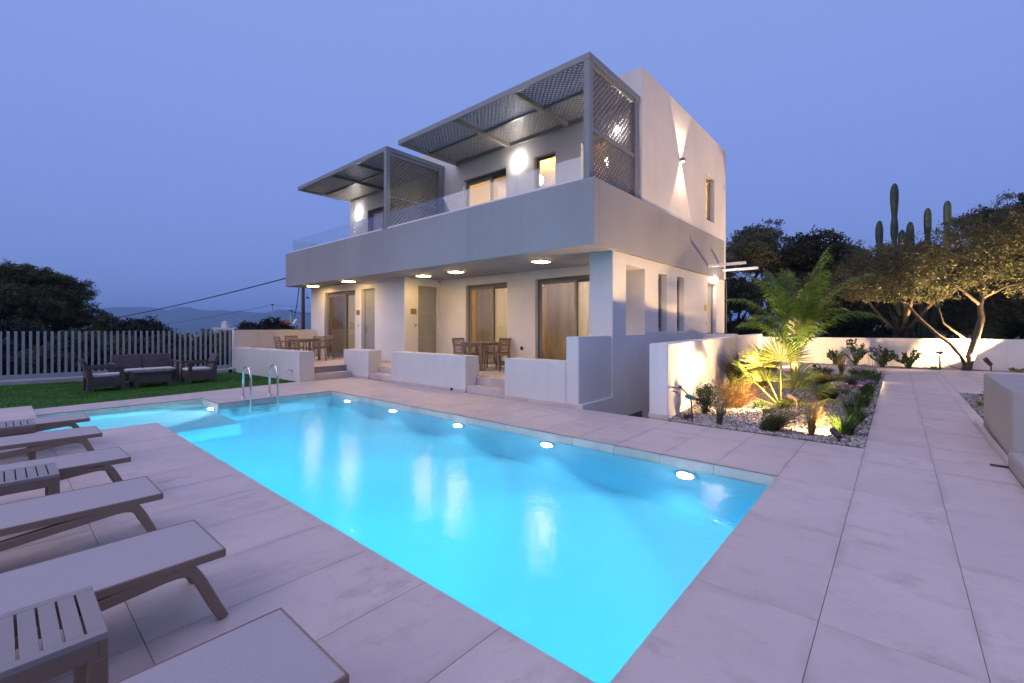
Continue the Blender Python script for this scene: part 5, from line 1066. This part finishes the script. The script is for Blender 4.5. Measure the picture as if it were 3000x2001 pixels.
wire((b2[0], b2[1], rp(798, 893, 48)[2]), rp(920, 896, 49), .1, .012, 'thin wire from the far pole toward the wooden pole')
def far_house(name, label, px, py, d, w, l, h, roof, rot=0.0, chimney=False, wins=2):
    p = ray(px, py, d); t = thing(name, label, 'house', (p.x, p.y, p.z), rot, 'white houses of the town below')
    MB().box(-w / 2, w / 2, -l / 2, l / 2, -8, h).build('wall', 'house_white', t)
    if roof == 'gable':
        MB().prism_x([(-l / 2 - .3, h - .1), (l / 2 + .3, h - .1), (0, h + l * .32)], -w / 2 + .15, w / 2 - .15).build('roof', 'terracotta', t)
        for s in (-1, 1): MB().prism_x([(-l / 2 - .35, h - .12), (l / 2 + .35, h - .12), (0, h + l * .36)], s * w / 2 - .15, s * w / 2 + .15).build('gable', 'house_white', t)
    else: MB().box(-w / 2 - .1, w / 2 + .1, -l / 2 - .1, l / 2 + .1, h, h + .25).build('roof', 'house_white', t)
    for k in range(wins): MB().box(w / 2 - .02, w / 2 + .05, -l / 2 + l * (k + .6) / (wins + .3) - .4, -l / 2 + l * (k + .6) / (wins + .3) + .4, h - 1.9, h - .7).build('window', 'aluminium_dark', t)
    if chimney: MB().box(-.38, .38, -.38, .38, h, h + .95).box(-.46, .46, -.46, .46, h + .95, h + 1.08).box(-.2, .2, -.2, .2, h + 1.08, h + 1.3).build('chimney', 'house_white', t)
far_house('tiled_house', 'white house with a red tiled roof beside the poles', 838, 960, 60, 2.7, 3.2, .0, 'gable', R(41)); far_house('chimney_house', 'flat white house with a tall chimney above the dark round tree', 660, 966, 70, 2.2, 2.2, .1, 'flat', R(41), True, 0)
far_house('flat_house', 'long low white roof showing over the boundary wall', 752, 967, 55, 5.0, 4.0, .0, 'flat', R(41), False, 0)
for px, py, d, w, l, h, lb in ((502, 1003, 380, 12, 9, 5, 'white far house seen between the fence slats above the sofa'), (505, 985, 520, 10, 8, 5, 'pair of pale far houses just below the horizon'), (575, 996, 460, 13, 9, 4.5, 'wide pale far house left of the dark round tree'), (540, 992, 560, 9, 9, 5, 'tiny white far house in the valley'), (470, 992, 430, 9, 8, 4, 'small pale far house behind the pine edge'), (612, 988, 700, 16, 10, 6, 'far white building near the dark round tree top')):
    far_house('valley_house', lb, px, py, d, w, l, h, 'flat', R(px % 50), False, 2)
for px, py, d, lb in ((708, 941, 2150, 'bright far street light on the hillside'), (752, 946, 2120, 'faint far light on the hillside right of the bright one'), (430, 968, 1500, 'faint town light below the ridge'), (455, 967, 1600, 'faint town light beside the pine edge')):
    p = ray(px, py, d); t = thing('street_light', lb, 'street light', (p.x, p.y, p.z - 8), 0, 'far lights of the town', True)
    MB().tube([(p.x, p.y, p.z - 12), (p.x, p.y, p.z)], .15, 6).build('mast', 'fence_paint', t); MB().lathe([(.01, -.9), (.9, -.4), (.9, .4), (.01, .9)], 10, p).build('lantern', emit('far_light', (1.0, .88, .70), 14), t)
# ------------------------------------------------------------------ evening haze over the valley
hz = MB().box(-9500, 7000, -9500, 7500, -45, 178).build('haze', M('haze_tmp', (.5, .5, .5)), None)
m = bpy.data.materials.new('haze'); m.use_nodes = True; n = m.node_tree; n.nodes.clear()
vo = n.nodes.new('ShaderNodeVolumePrincipled'); vo.inputs['Color'].default_value = (.36, .64, 1.0, 1); vo.inputs['Density'].default_value = 2.8e-4; vo.inputs['Anisotropy'].default_value = 0.0
no = n.nodes.new('ShaderNodeOutputMaterial'); n.links.new(vo.outputs[0], no.inputs['Volume'])
hz.data.materials.clear(); hz.data.materials.append(m); tag(hz, 'thin blue evening haze over the valley', 'haze', None, 'stuff')
for o in bpy.data.objects:
    if '_w' in o: del o['_w']
